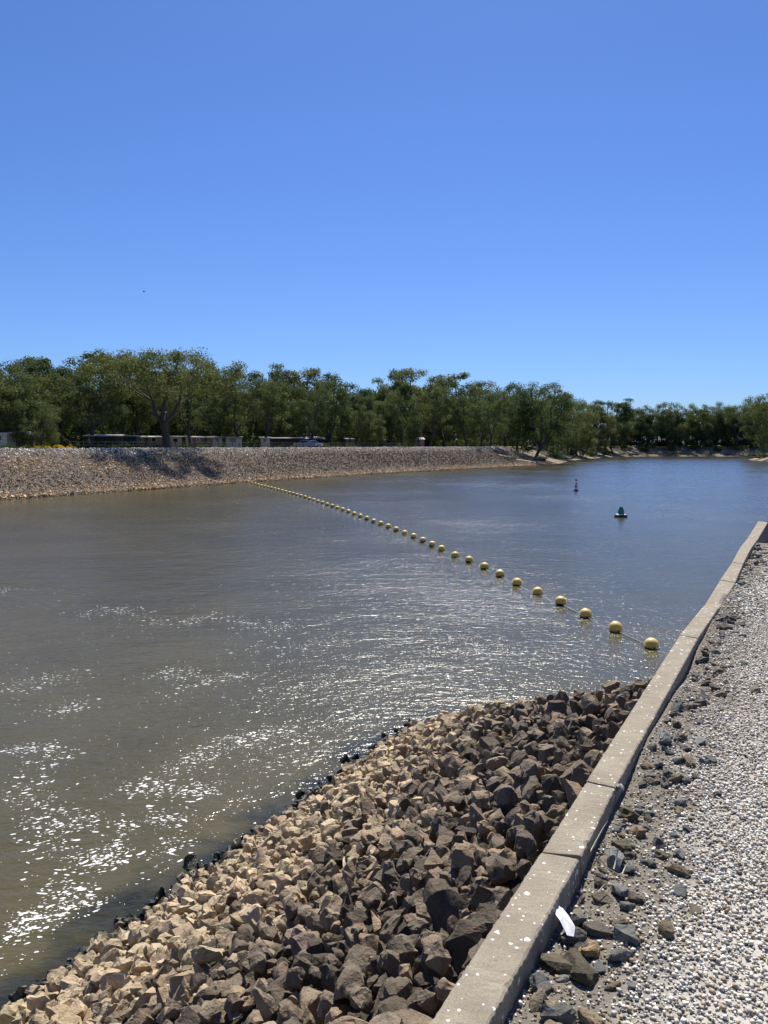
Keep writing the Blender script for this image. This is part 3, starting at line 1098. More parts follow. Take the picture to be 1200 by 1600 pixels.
tag(o, 'grey rope linking the yellow ball floats across the river', 'rope')

# ------------------------------------------------------------------ channel markers
M_BLACK = plain('black float', (0.018, 0.019, 0.024), 0.5, 0.3, 5)
M_GREEN = plain('green marker plastic', (0.012, 0.25, 0.125), 0.45, 0.25, 4)
M_WHITE = plain('white marker paint', (0.78, 0.78, 0.76), 0.5, 0.1, 4)
q = at(970, 808, 0)
e = empty('green_channel_buoy', q, R(20))
tag(e, 'green cone channel buoy on a wide black float in midstream', 'buoy')
bm = bmesh.new()
lathe(bm, [(0.40, -0.12), (0.46, -0.05), (0.47, 0.05), (0.465, 0.15), (0.43, 0.185), (0.1, 0.19)], 28)
link('float_base', bm_mesh('float_base', bm), M_BLACK, e)
bm = bmesh.new()
lathe(bm, [(0.335, 0.188), (0.345, 0.205), (0.30, 0.235), (0.1, 0.24)], 24)
link('deck_ring', bm_mesh('deck_ring', bm), M_WHITE, e)
bm = bmesh.new()
lathe(bm, [(0.245, 0.238), (0.24, 0.33), (0.215, 0.48), (0.165, 0.62), (0.10, 0.73), (0.05, 0.79), (0.02, 0.80)], 8)
link('green_cone', bm_mesh('green_cone', bm), M_GREEN, e)
bm = bmesh.new()
for a in range(4):
    t_ = a * math.pi / 2 + 0.39
    tube(bm, [(0.262 * math.cos(t_), 0.262 * math.sin(t_), 0.24), (0.23 * math.cos(t_), 0.23 * math.sin(t_), 0.48), (0.11 * math.cos(t_), 0.11 * math.sin(t_), 0.74)], [0.016, 0.016, 0.014], 6)
link('cone_rib', bm_mesh('cone_rib', bm), M_GREEN, e)
bm = bmesh.new()
tube(bm, [(0.40, 0, 0.17), (0.40, 0, 0.27)], [0.018, 0.018], 6)
link('lifting_eye', bm_mesh('lifting_eye', bm), M_IRON, e)

q = at(900, 767, 0)
e = empty('striped_channel_marker', q)
tag(e, 'slim black and white banded channel marker far out on the water', 'buoy')
bm = bmesh.new()
lathe(bm, [(0.20, -0.1), (0.255, -0.02), (0.26, 0.11), (0.22, 0.16), (0.06, 0.165)], 20)
link('float_base', bm_mesh('float_base', bm), M_BLACK, e)
for (z0, z1, r0, r1, mt, nm) in ((0.16, 0.44, 0.14, 0.11, M_WHITE, 'white_band'), (0.44, 0.62, 0.10, 0.10, M_BLACK, 'black_band'), (0.62, 0.80, 0.09, 0.085, M_WHITE, 'white_band'),
                                 (0.80, 0.98, 0.14, 0.03, M_BLACK, 'black_cone'), (0.98, 1.25, 0.05, 0.05, M_WHITE, 'white_band'), (1.25, 1.45, 0.06, 0.13, M_BLACK, 'black_cone')):
    bm = bmesh.new()
    r0, r1, z0, z1 = r0 * 1.5, r1 * 1.5, z0 * 0.92 + .01, z1 * 0.92 + .01
    lathe(bm, [(r0 * 0.92, z0), (r0, z0 + 0.02), (r1, z1 - 0.02), (r1 * 0.92, z1)], 14)
    link(nm, bm_mesh(nm, bm), mt, e)

# ------------------------------------------------------------------ foam flecks on the current, some imitating sun sparkle
def foam():
    rng = np.random.default_rng(5)
    paths = [  # image polylines of foam and imitated sparkle streaks: points, spread (m), flecks
        ([(15, 1170), (60, 1168), (105, 1185)], 0.20, 130), ([(62, 1190), (60, 1240), (70, 1300), (80, 1330)], 0.28, 170),
        ([(35, 1230), (45, 1260)], 0.2, 40), ([(60, 1290), (100, 1275), (150, 1290)], 0.3, 120),
        ([(190, 1238), (240, 1222), (250, 1240)], 0.22, 120), ([(275, 1205), (330, 1175), (400, 1150), (450, 1140)], 0.30, 330), ([(290, 1240), (325, 1232)], 0.18, 80),
        ([(170, 1305), (215, 1285), (270, 1275), (290, 1283)], 0.24, 130), ([(115, 1335), (170, 1345), (190, 1330)], 0.2, 90),
        ([(85, 1370), (110, 1400), (95, 1420)], 0.2, 110), ([(95, 1425), (130, 1410), (160, 1408)], 0.14, 60), ([(0, 1470), (40, 1452), (100, 1438)], 0.12, 70), ([(30, 1440), (55, 1430)], 0.1, 40),
        ([(130, 1345), (180, 1340)], 0.2, 60), ([(230, 1345), (270, 1320), (290, 1310)], 0.2, 60), ([(240, 1380), (300, 1370), (330, 1350)], 0.35, 90), ([(20, 1515), (60, 1500)], 0.2, 30), ([(40, 1545), (70, 1510)], 0.15, 30),
        ([(120, 965), (165, 950), (205, 953), (230, 972), (290, 972), (330, 962)], 0.5, 260), ([(350, 965), (400, 975), (440, 985)], 0.5, 160),
        ([(250, 1055), (290, 1045), (280, 1085)], 0.5, 170), ([(320, 1065), (345, 1058), (390, 1055)], 0.25, 80), ([(0, 1082), (60, 1065), (110, 1055)], 0.45, 130), ([(80, 1115), (130, 1098)], 0.3, 80),
        ([(380, 1020), (450, 1008), (520, 1000)], 0.6, 110), ([(400, 1100), (480, 1075), (560, 1060)], 0.6, 150), ([(470, 1150), (540, 1115), (600, 1095)], 0.5, 150), ([(560, 1035), (640, 1040), (720, 1060)], 0.8, 150), ([(640, 990), (720, 1010), (780, 1030)], 0.9, 130),  # mid-river streaks: white flecks partly standing in for sun glints
        ([(0, 930), (20, 915)], 0.5, 40), ([(420, 1190), (470, 1175), (520, 1160)], 0.35, 70)]
    c, sz = [], []
    for pts, sp, n in paths:
        n, sp = int(n * 1.35), sp * 0.75
        W = np.array([at(x, y, 0)[:2] for x, y in pts])
        seg = rng.uniform(0, len(W) - 1.001, n)
        i = seg.astype(int)
        P = W[i] + (W[i + 1] - W[i]) * (seg - i)[:, None] + rng.normal(0, 1, (n, 2)) * np.array([sp, sp * 0.9])
        clump = P + rng.normal(0, 0.06, (n, 2))
        c.append(clump)
        sz.append(np.clip(rng.lognormal(-4.8, 0.62, n), 0.003, 0.028))
    n = 2600       # loose specks everywhere on the near water
    x, y = rng.uniform(-14, 8, n), rng.uniform(6.5, 30, n)
    s_, t_ = to_st(x, y)
    k = (np.sin(x * 0.9 + y * 0.35) * np.sin(y * 0.5 - x * 0.3) > -0.25)
    c.append(np.stack([x, y], 1)[k])
    sz.append(np.clip(rng.lognormal(-5.0, 0.45, n), 0.003, 0.02)[k])
    c, sz = np.concatenate(c), np.concatenate(sz)
    s_, t_ = to_st(c[:, 0], c[:, 1])
    k = (t_ > 5.75) | (s_ > 12)
    c, sz = c[k], sz[k]
    n = len(c)
    kk = 7
    ang = np.linspace(0, 2 * np.pi, kk, endpoint=False)[None] + rng.uniform(-.3, .3, (n, kk))
    rad = sz[:, None] * rng.uniform(0.55, 1.25, (n, kk))
    el = rng.uniform(1.0, 2.6, n)[:, None]
    lx, ly = rad * np.cos(ang) * el, rad * np.sin(ang) * 0.8
    a = rng.normal(R(15), 0.4, n)[:, None]
    X = c[:, :1] + lx * np.cos(a) - ly * np.sin(a)
    Y = c[:, 1:] + lx * np.sin(a) + ly * np.cos(a)
    rim = np.stack([X, Y, np.full_like(X, 0.002)], -1)
    top = np.concatenate([c, (0.003 + sz * 0.1)[:, None]], 1)[:, None]
    V = np.concatenate([rim, top], 1).reshape(-1, 3)
    F = np.array([[j, (j + 1) % kk, kk] for j in range(kk)])
    F = (F[None] + (np.arange(n) * (kk + 1))[:, None, None]).reshape(-1, 3)
    m = Mat('river foam and sparkle')
    mat = m.set((0.70, 0.70, 0.67), 0.6)
    o = link('foam', np_mesh('foam', V, F, True), mat)
    tag(o, 'scattered white flecks on the brown water, foam and imitated sun sparkle', 'foam', kind='stuff')


foam()

# ------------------------------------------------------------------ stones of the far bank
def far_stones():
    rng = np.random.default_rng(11)
    i0 = int(np.argmin(np.linalg.norm(LEFT - np.array([-48, 52]), axis=1)))
    n = 48000
    fi = i0 + (I_NAT + 4 - i0) * rng.uniform(0, 1, n)
    i = fi.astype(int)
    f = (fi - i)[:, None]
    P = LEFT[i] * (1 - f) + LEFT[i + 1] * f
    N = LN[i] * (1 - f) + LN[i + 1] * f
    d = rng.uniform(-0.5, 12.6, n)
    d[:2500] = rng.uniform(-0.5, 0.9, 2500)
    fade = 1 - np.clip((fi - (I_NAT - 1)) / 5, 0, 1)          # the riprap thins out to sand at its end
    keep = rng.uniform(0, 1, n) < np.where(d < 2.2, 1, fade + 0.12)
    P, N, d, fi = P[keep], N[keep], d[keep], fi[keep]
    n = len(d)
    r = rng.uniform(0.07, 0.15, n)
    r[d < 0.8] *= 1.2
    z = np.interp(d, *zip(*PROF_R)) + rng.uniform(-0.03, 0.12, n)
    q = P + N * d[:, None]
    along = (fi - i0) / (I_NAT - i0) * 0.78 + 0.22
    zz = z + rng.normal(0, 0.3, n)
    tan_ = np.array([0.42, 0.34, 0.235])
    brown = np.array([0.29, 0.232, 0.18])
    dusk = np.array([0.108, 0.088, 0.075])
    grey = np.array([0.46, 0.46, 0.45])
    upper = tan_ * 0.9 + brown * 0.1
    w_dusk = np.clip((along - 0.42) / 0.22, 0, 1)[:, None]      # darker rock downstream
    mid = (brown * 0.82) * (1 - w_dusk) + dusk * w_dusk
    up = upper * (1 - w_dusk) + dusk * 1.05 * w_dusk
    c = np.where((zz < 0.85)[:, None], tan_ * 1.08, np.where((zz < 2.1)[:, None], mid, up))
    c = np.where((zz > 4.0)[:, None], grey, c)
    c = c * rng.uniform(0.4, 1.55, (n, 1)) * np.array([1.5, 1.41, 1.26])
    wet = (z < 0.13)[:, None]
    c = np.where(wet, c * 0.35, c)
    pos = np.concatenate([q, z[:, None]], 1)
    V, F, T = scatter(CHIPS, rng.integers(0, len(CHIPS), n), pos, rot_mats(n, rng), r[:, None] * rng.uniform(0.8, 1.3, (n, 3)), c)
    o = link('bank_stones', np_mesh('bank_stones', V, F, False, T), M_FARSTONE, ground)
    tag(o, kind='stuff')


far_stones()

# pale sand track slanting down the end of the far bank
def track():
    pts = [(716, 711.5), (745, 714), (775, 717), (800, 719.3), (822, 721.5), (842, 725)]
    hh = [2.6, 2.15, 1.7, 1.35, 0.95, 0.25]
    V = []
    W = [Vector(at(p[0], p[1], h)) for p, h in zip(pts, hh)]
    prof = [(-0.75, -0.3), (-0.5, 0.20), (0.5, 0.24), (0.8, -0.25)]
    for k, p in enumerate(W):
        dd, i = inland(p.x, p.y)
        p2 = Vector((*(LEFT[i] + LN[i] * float(np.interp(hh[k], [0, 0.55, 2.45, 4.62], [0, 1.6, 6, 10.9]))), hh[k]))
        for o_, dz in prof:
            V.append((p2.x + LN[i][0] * o_ * .8, p2.y + LN[i][1] * o_ * .8, hh[k] + o_ * 0.3 + dz))
    k = 4
    F = [(i * k + j, (i + 1) * k + j, (i + 1) * k + j + 1, i * k + j + 1) for i in range(len(W) - 1) for j in range(k - 1)]
    o = link('sand_track', np_mesh('sand_track', V, np.array(F)[:, ::-1], True), M_SAND)
    tag(o, kind='structure')


track()

# ------------------------------------------------------------------ trees
def leaf_cloud(rng, centers, radii, per, size, droop=0.5):
    """narrow leaf-shaped quads through the volume of many clumps"""
    C = np.repeat(centers, per, 0)
    Rr = np.repeat(radii, per, 0)
    n = len(C)
    v = rng.normal(size=(n, 3))
    v /= np.linalg.norm(v, axis=1)[:, None]
    rad = rng.uniform(0, 1, n) ** 0.45
    P = C + v * rad[:, None] * Rr * np.array([1, 1, 0.72])
    P[:, 2] -= (rng.uniform(0, 1, n) ** 2) * Rr[:, 0] * droop
    nrm = v * 1.0 + rng.normal(size=(n, 3)) * 0.62 + np.array([0, 0, 0.35])      # leaves face out of their clump
    nrm /= np.linalg.norm(nrm, axis=1)[:, None]
    d = rng.normal(size=(n, 3)) * 0.7
    d[:, 2] -= 0.9
    d -= nrm * np.sum(nrm * d, 1)[:, None]
    d /= np.linalg.norm(d, axis=1)[:, None]
    s = np.cross(d, nrm)
    L = size * rng.uniform(0.6, 1.4, n)[:, None]
    W = L * 0.24
    V = np.stack([P - d * L * 0.5, P + s * W, P + d * L * 0.5, P - s * W], 1).reshape(-1, 3)
    F = np.arange(n * 4).reshape(-1, 4)
    return V, F


def make_tree(seed, style):
    """unit-height gum: returns trunk mesh and crown arrays; style open / bushy / tall / big"""
    rr = random.Random(seed)
    rng = np.random.default_rng(seed)
    bm = bmesh.new()
    tips = []
    spread = {'open': 0.34, 'bushy': 0.34, 'tall': 0.26, 'big': 0.60}[style]
    fork = {'open': 0.22, 'bushy': 0.12, 'tall': 0.36, 'big': 0.27}[style]
    base_r = {'open': 0.020, 'bushy': 0.018, 'tall': 0.017, 'big': 0.034}[style]
    lean = Vector((rr.uniform(-.06, .06), rr.uniform(-.06, .06), 0))
    if style == 'big': lean = Vector((-0.035, 0, 0))
    f = Vector((0, 0, fork)) + lean
    tube(bm, [(0, 0, -0.03), (0.0, 0, 0.015), Vector((0, 0, fork * .5)) + lean * .35, f], [base_r * 1.5, base_r * 1.15, base_r, base_r * .9], 9)
    nodes = [f]
    if style == 'big':
        nodes = [Vector((-0.13, 0.02, 0.50)), Vector((0.12, -0.03, 0.47)), Vector((-0.01, 0.06, 0.56))]
        for q, nd_ in enumerate(nodes):
            tube(bm, [f - Vector((0, 0, .03)), f.lerp(nd_, .5) + Vector((0.02 if q == 1 else -0.02, 0, -0.02)), nd_], [base_r * .72, base_r * .58, base_r * .42], 8)
    trunk_top = f
    nl = {'open': 5, 'bushy': 7, 'tall': 5, 'big': 9}[style]
    for k in range(nl):
        a = 2 * math.pi * (k + rr.uniform(-.3, .3)) / nl
        f = nodes[min(range(len(nodes)), key=lambda q: (nodes[q] - Vector((math.cos(a) * .2, math.sin(a) * .1, .5))).length)] if style == 'big' else trunk_top
        top = rr.uniform(0.62, 0.9)
        if k == 0: top = 0.92
        out = spread * rr.uniform(0.35, 0.9) * (0.45 if k == 0 else 1)
        if style == 'bushy' and k % 2: top = rr.uniform(0.32, 0.6)
        end = trunk_top + Vector((math.cos(a) * out, math.sin(a) * out, top - fork))
        mid = f.lerp(end, 0.45) + Vector((math.cos(a) * out * .18, math.sin(a) * out * .18, -0.03)) + Vector((rr.uniform(-.02, .02), rr.uniform(-.02, .02), 0))
        m2 = f.lerp(end, 0.75) + Vector((rr.uniform(-.03, .03), rr.uniform(-.03, .03), 0))
        lr = base_r * rr.uniform(0.45, 0.68) * (0.5 if style == 'big' else 1)
        tube(bm, [f - Vector((0, 0, .02)), mid, m2, end], [lr, lr * .75, lr * .5, lr * .18], 6)
        tips.append((end, 1.0))
        for q in range({'big': 10}.get(style, 8)):
            st_ = [mid, m2, end][q % 3].lerp(m2, 0.3)
            aa = a + rr.uniform(-1.5, 1.5)
            o_ = spread * rr.uniform(0.25, 0.62)
            e2 = st_ + Vector((math.cos(aa) * o_, math.sin(aa) * o_, rr.uniform(-0.05, 0.17)))
            if e2.z > 0.96: e2.z = 0.96 - rr.uniform(0, .05)
            md = st_.lerp(e2, .5) + Vector((0, 0, 0.015))
            tube(bm, [st_, md, e2], [lr * .36, lr * .25, lr * .09], 5)
            tips.append((e2, rr.uniform(0.65, 1.0)))
    if style in ('bushy', 'open'):
        for _ in range(22 if style == 'bushy' else 9):      # hanging lower foliage
            aa = rr.uniform(0, 6.28)
            o_ = spread * rr.uniform(0.3, 0.95)
            tips.append((Vector((math.cos(aa) * o_, math.sin(aa) * o_, rr.uniform(0.06 if style == 'bushy' else 0.30, 0.55))), rr.uniform(.7, 1.0)))
    tr = bm_mesh('trunk', bm, True)
    C = np.array([t[0][:] for t in tips])
    rad = np.array([t[1] for t in tips]) * {'open': 0.092, 'bushy': 0.100, 'tall': 0.080, 'big': 0.118}[style]
    Rr = np.stack([rad] * 3, 1) * rng.uniform(0.85, 1.2, (len(rad), 3))
    per = {'open': 190, 'bushy': 190, 'tall': 190, 'big': 290}[style]
    V, F = leaf_cloud(rng, C, Rr, per, 0.021 if style != 'big' else 0.020, 0.55)
    zmax = V[:, 2].max()
    return tr, (V, F), zmax


TREES = {}
for style, k in (('open', 4), ('bushy', 5), ('tall', 4), ('big', 1)):
    lst = []
    for i in range(k):
        tr, (V, F), zm = make_tree(1000 + 37 * i + len(style) * 7, style)
        cm = np_mesh('crown', V, F)
        cm.materials.append(M_LEAF)
        tr.materials.append(M_BARK)
        lst.append((tr, cm, zm, (V, F)))
    TREES[style] = lst


def place_tree(loc, height, style, var, label, group, rz, wide=1.0, name='gum_tree'):
    tr, cm, zm, _ = TREES[style][var % len(TREES[style])]
    e = empty(name, loc, rz)
    k = height / zm
    e.scale = (k * wide, k * wide, k)
    tag(e, label, 'tree', group)
    link('trunk', tr, None, e)
    link('crown', cm, None, e)
    return e


def top_z(py, depth):
    return EYE + (696 - py) / FPX * depth


LOOK = {'open': 'open-crowned gum with dark forked trunk', 'bushy': 'dense rounded olive gum with low foliage', 'tall': 'tall slender gum with clumped crown'}
# column, metres inland, crown-top row, style, width factor, own label
ROW = [(-14, 22, 572, 'open', 1.1, None), (5, 30, 566, 'open', 1.15, None), (27, 22, 574, 'bushy', 1.1, None), (48, 34, 562, 'tall', 1.3, None), (64, 17, 628, 'bushy', 1.2, 'low bright green rounded tree in front of the gums near the cabins'),
       (74, 40, 563, 'tall', 1.3, None), (101, 26, 590, 'open', 1.1, None), (128, 32, 580, 'open', 1.15, None), (148, 20, 584, 'open', 1.15, 'dark leaning gum beside the white-roofed carport'), (176, 36, 552, 'tall', 1.45, None),
       (196, 26, 600, 'open', 1.1, None), (222, 24, 604, 'open', 1.05, None), (264, 14.6, 544, 'big', 1.15, 'largest gum, broad forked trunk at the bank edge, crown above all others'), (243, 40, 580, 'bushy', 1.1, None), (300, 26, 606, 'open', 1.1, None), (328, 36, 580, 'tall', 1.2, None),
       (348, 30, 578, 'bushy', 1.0, None), (378, 21, 588, 'open', 1.05, 'olive gum with splayed trunk in front of the cream cabin'), (398, 35, 582, 'tall', 1.3, None), (414, 20, 598, 'open', 1.1, None), (440, 28, 592, 'bushy', 1.05, None), (468, 38, 577, 'tall', 1.35, None),
       (486, 20, 610, 'open', 1.0, None), (512, 24, 590, 'bushy', 1.05, None), (534, 40, 587, 'tall', 1.2, None), (556, 22, 618, 'open', 1.0, None), (577, 17, 634, 'bushy', 1.0, 'small pale green rounded gum in front of the taller trees'), (596, 30, 606, 'bushy', 1.0, None),
       (612, 42, 590, 'tall', 1.25, None), (630, 22, 622, 'bushy', 1.0, None), (655, 40, 582, 'tall', 1.35, None), (672, 20, 608, 'open', 1.0, 'dark gum just right of the small brick hut'), (694, 27, 600, 'bushy', 1.05, None), (718, 38, 587, 'tall', 1.35, None), (728, 18, 622, 'open', 1.0, None),
       (750, 24, 608, 'bushy', 1.0, None), (766, 14, 614, 'open', 1.0, None), (788, 20, 608, 'bushy', 1.05, None), (812, 28, 601, 'bushy', 1.15, None), (806, 12.5, 622, 'open', 0.9, 'dark gum with twin trunks where the stone bank ends')]
ROW.sort(key=lambda r: r[0])
count = 0
for j, (px, d, ty, style, wd, lab) in enumerate(ROW):
    p = ray_inland(px, d)
    h = top_z(ty - (0 if style == 'big' else 5), p.y) - p.z
    vis = px > 0
    count += 1
    if lab is None:
        lab = f'{LOOK[style]}, {nth(count)} from left along stone bank'
        if not vis: lab = 'open-crowned gum cut off by the left edge of the picture'
    rz = 0.0 if style == 'big' else random.uniform(0, 6.28)
    place_tree(p, h, style, j, lab, 'gum trees behind the far stone bank', rz, wd)

NAT = [(836, 6, 606, 'bushy', 1.1), (852, 12, 604, 'bushy', 1.1), (868, 5, 628, 'bushy', 1.05), (884, 10, 630, 'bushy', 1.1), (899, 4.5, 636, 'bushy', 1.1), (915, 10, 634, 'bushy', 1.1), (930, 5, 645, 'bushy', 1.05), (943, 12, 632, 'tall', 1.6), (955, 6, 650, 'bushy', 1.1)]
for j, (px, d, ty, style, wd) in enumerate(NAT):
    p = ray_inland(px, d)
    h = top_z(ty - 9, p.y) - p.z
    lab = f'leafy green gum leaning over the natural bank, {nth(j + 1)} past the stone bank'
    place_tree(p, h, style, j + 2, lab, 'gum trees along the natural bank', random.uniform(0, 6.28), wd)
BEND = [(968, 641), (982, 648), (996, 640), (1011, 643), (1024, 636), (1040, 646), (1055, 634), (1070, 642), (1086, 637), (1101, 641), (1116, 634), (1131, 640), (1147, 632), (1162, 639), (1178, 634), (1194, 638)]
for j, (px, ty) in enumerate(BEND):
    p = ray_inland(px, 18 + 6 * (j % 3))
    h = top_z(ty - 8, p.y) - p.z
    lab = f'distant green gum on the far river bend, {nth(j + 1)} from its left end'
    place_tree(p, h, 'bushy' if j % 4 else 'open', j, lab, 'gum trees on the far river bend', random.uniform(0, 6.28), 1.05)
for j, (px, y, ty, lab) in enumerate(((1204, 262, 606, 'tall grey-green gum at the right edge above the fallen log'), (1182, 305, 624, 'smaller green gum just left of the tall right-edge gum'))):
    x = (px - 600) / FPX * y
    place_tree(Vector((x + 2, y, 2.8)), top_z(ty, y) - 2.8, ('open', 'bushy')[j], j + 1, lab, 'gum trees on the right bank', 1.0 + j, 1.1)

# the wood behind, one mass
def wood():
    rng = np.random.default_rng(21)
    Vs, Fs, n0 = [], [], 0
    spots = []
    for px in np.arange(-40, 860, 13.0):
        for d in (46, 64):
            spots.append((px + rng.uniform(-6, 6), d + rng.uniform(-6, 6)))
    for px in np.arange(866, 1240, 11.0):
        spots.append((px + rng.uniform(-4, 4), 36 + rng.uniform(-4, 10)))
    skx = [-40, 0, 75, 110, 160, 300, 345, 430, 470, 560, 600, 655, 720, 770, 845, 870, 940, 1000, 1055, 1150, 1240]
    sky_ = [580, 575, 578, 600, 596, 590, 592, 600, 592, 615, 604, 598, 604, 618, 614, 630, 636, 642, 636, 636, 632]
    for j, (px, d) in enumerate(spots):
        p = ray_inland(px, d)
        ty = np.interp(px, skx, sky_) + rng.uniform(0, 16)
        h = top_z(ty, p.y) - p.z
        tr, cm, zm, (V, F) = TREES['bushy'][j % 5]
        pick = rng.permutation(len(F))[:900]
        Q = V.reshape(-1, 4, 3)[pick]
        c = Q.mean(1, keepdims=True)
        Q = (c + (Q - c) * 2.5).reshape(-1, 3)
        k = h / zm
        a = rng.uniform(0, 6.28)
        X = np.stack([Q[:, 0] * math.cos(a) - Q[:, 1] * math.sin(a), Q[:, 0] * math.sin(a) + Q[:, 1] * math.cos(a), Q[:, 2]], 1) * k * np.array([1.15, 1.15, 1]) + np.array(p)
        Vs.append(X)
        Fs.append(np.arange(len(X)).reshape(-1, 4) + n0)
        n0 += len(X)
    # undergrowth between the trunks
    for j in range(330):
        px = rng.uniform(-40, 1240)
        p = ray_inland(px, rng.uniform(30, 70) if px < 850 else rng.uniform(24, 40))
        hh = rng.uniform(1.6, 4.2)
        C = np.array(p) + rng.normal(0, 1, (7, 3)) * np.array([2.0, 2.0, 0.5]) + np.array([0, 0, hh * .45])
        Q, _ = leaf_cloud(rng, C, np.full((7, 3), hh * .5), 36, 0.75, 0.3)
        Q[:, 2] = np.maximum(Q[:, 2], p.z - .1)
        Vs.append(Q)
        Fs.append(np.arange(len(Q)).reshape(-1, 4) + n0)
        n0 += len(Q)
    o = link('woodland', np_mesh('woodland', np.concatenate(Vs), np.concatenate(Fs)), M_LEAF_FAR)
    tag(o, 'dark mass of gum woodland behind the front row of trees', 'woodland', kind='stuff')


wood()


# ------------------------------------------------------------------ shrubs
def shrub_mesh(seed, n, flat):
    rng = np.random.default_rng(seed)
    C = rng.normal(0, 0.4, (14, 3))
    C[:, 2] = np.abs(C[:, 2]) * 0.7 + 0.25
    V, F = leaf_cloud(rng, C, np.full((14, 3), 0.42), n // 14, 0.13, 0.3)
    V[:, 2] = np.maximum(V[:, 2], -0.02) * flat
    return np_mesh('foliage', V, F)


def stems_mesh(seed):
    rr = random.Random(seed)
    bm = bmesh.new()
    for _ in range(6):
        a = rr.uniform(0, 6.28)
        tube(bm, [(0, 0, -0.05), (math.cos(a) * .2, math.sin(a) * .2, 0.35), (math.cos(a) * .45, math.sin(a) * .45, 0.7)], [0.035, 0.025, 0.008], 5)
    return bm_mesh('stems', bm)


SHR = [shrub_mesh(i, 1300, 0.8) for i in range(3)]
YEL = [shrub_mesh(10 + i, 1500, 0.62) for i in range(2)]
STM = stems_mesh(4)
for m_ in SHR: m_.materials.append(M_SHRUB)
for m_ in YEL: m_.materials.append(M_YELLOW)


def shrub(px, d, w_, h, me, label, group, name='shrub'):
    p = ray_inland(px, d)
    e = empty(name, p, random.uniform(0, 6))
    k = w_ * p.y / FPX / 2.0
    e.scale = (k, k, h * p.y / FPX / (0.55 if name == 'yellow_shrub' else 0.95))
    tag(e, label, 'shrub', group)
    link('foliage', me, None, e)
    link('stems', STM, M_BARK, e)


for px, w_, h, lab in ((63, 15, 6, 'leftmost of four low yellow-flowering shrubs on the far bank top'), (75, 17, 6, 'second of four low yellow-flowering shrubs on the far bank top'),
                       (93, 18, 7, 'third and tallest of four low yellow-flowering shrubs on the bank top'), (114, 14, 5, 'rightmost of four low yellow-flowering shrubs on the far bank top')):
    shrub(px, 13.2, w_, h + 1, YEL[px % 2], lab, 'yellow shrubs on the bank top', 'yellow_shrub')
for j, (px, w_, h, d, lab) in enumerate(((16, 24, 11, 14.5, 'green hedge shrub in front of the leftmost cabin'), (45, 22, 10, 14.5, 'green hedge shrub in front of the curved-awning carport'), (220, 16, 12, 16, 'green shrub left of the largest gum trunk'),
                                         (318, 16, 10, 15, 'green shrub in front of the brown-walled cabin'), (508, 14, 12, 16, 'dark green shrub right of the parked cars'), (545, 16, 8, 13.5, 'grey-green shrub before the small dark shed'),
                                         (628, 14, 6, 13, 'low dry shrub left of the brick hut'), (640, 20, 22, 17, 'bright green upright shrub touching the brick hut'), (404, 10, 12, 16, 'leafy shrub at the left end of the small cream cabin end'), (152, 15, 9, 15, 'olive shrub before the left half of the low white-roofed carport'), (178, 17, 11, 15, 'olive shrub before the right half of the low white-roofed carport'), (202, 14, 13, 15.5, 'tall olive shrub before the dark teal shelter'),
                                         (247, 13, 9, 15, 'olive shrub touching the left side of the largest gum trunk'), (290, 15, 11, 15, 'olive shrub before the cream cabin right of the largest gum'), (350, 12, 8, 15, 'low olive shrub before the grey-roofed cream cabin'), (436, 16, 10, 15, 'olive shrub before the left half of the long dark carport'), (460, 12, 8, 15, 'olive shrub before the right half of the long dark carport'))):
    shrub(px, d, w_, h, SHR[j % 3], lab, 'shrubs by the cabins')
for j, px in enumerate((846, 866, 893, 921, 946, 972, 1003, 1047, 1082, 1118, 1151, 1172)):
    shrub(px, (2.6 if px < 960 else 9.0) + 1.5 * (j % 3), 18, 14, SHR[j % 3], f'dark bush at the waterside of the natural bank, {nth(j + 1)} from left', 'bushes along the natural waterline', 'waterside_bush')

for j, (x, y, k, lab) in enumerate(((137.5, 292, 3.2, 'dark bush at the tip of the right bank beside the fallen tree'), (133, 272, 3.6, 'dark bush on the right bank just above the fallen tree'), (129, 256, 3.4, 'dark bush on the right bank cut by the right edge'))):
    e = empty('waterside_bush', (x, y, 0.9), j)
    e.scale = (k, k, k * 0.9)
    tag(e, lab, 'shrub', 'bushes on the right bank')
    link('foliage', SHR[j], None, e)
    link('stems', STM, M_BARK, e)

# ------------------------------------------------------------------ cabins, shelter, hut
M_CREAM = plain('cream cladding', (0.66, 0.58, 0.40), 0.7, 0.12, 2)
M_BROWNW = plain('brown cladding', (0.24, 0.15, 0.09), 0.8, 0.2, 2)
M_OLIVEW = plain('olive cladding', (0.22, 0.21, 0.15), 0.8, 0.2, 2)
M_PINK = plain('pink brick', (0.36, 0.20, 0.15), 0.85, 0.2, 8)
M_ROOFW = plain('white sheet roof', (0.55, 0.55, 0.54), 0.5, 0.1, 1.5)
M_ROOFG = plain('grey sheet roof', (0.22, 0.22, 0.21), 0.5, 0.15, 1.5)
M_ROOFP = plain('pinkish roof', (0.30, 0.20, 0.17), 0.6, 0.12, 1.5)
M_DARKW = plain('dark wall', (0.06, 0.06, 0.055), 0.8, 0.2, 2)
M_TEAL = plain('teal shade cloth', (0.02, 0.055, 0.06), 0.8, 0.3, 3)
M_FRAME = plain('window frame', (0.6, 0.6, 0.58), 0.5, 0.1, 5)
mg = Mat('window glass')
M_GLASS = mg.set((0.02, 0.025, 0.03), 0.05, spec=0.7)


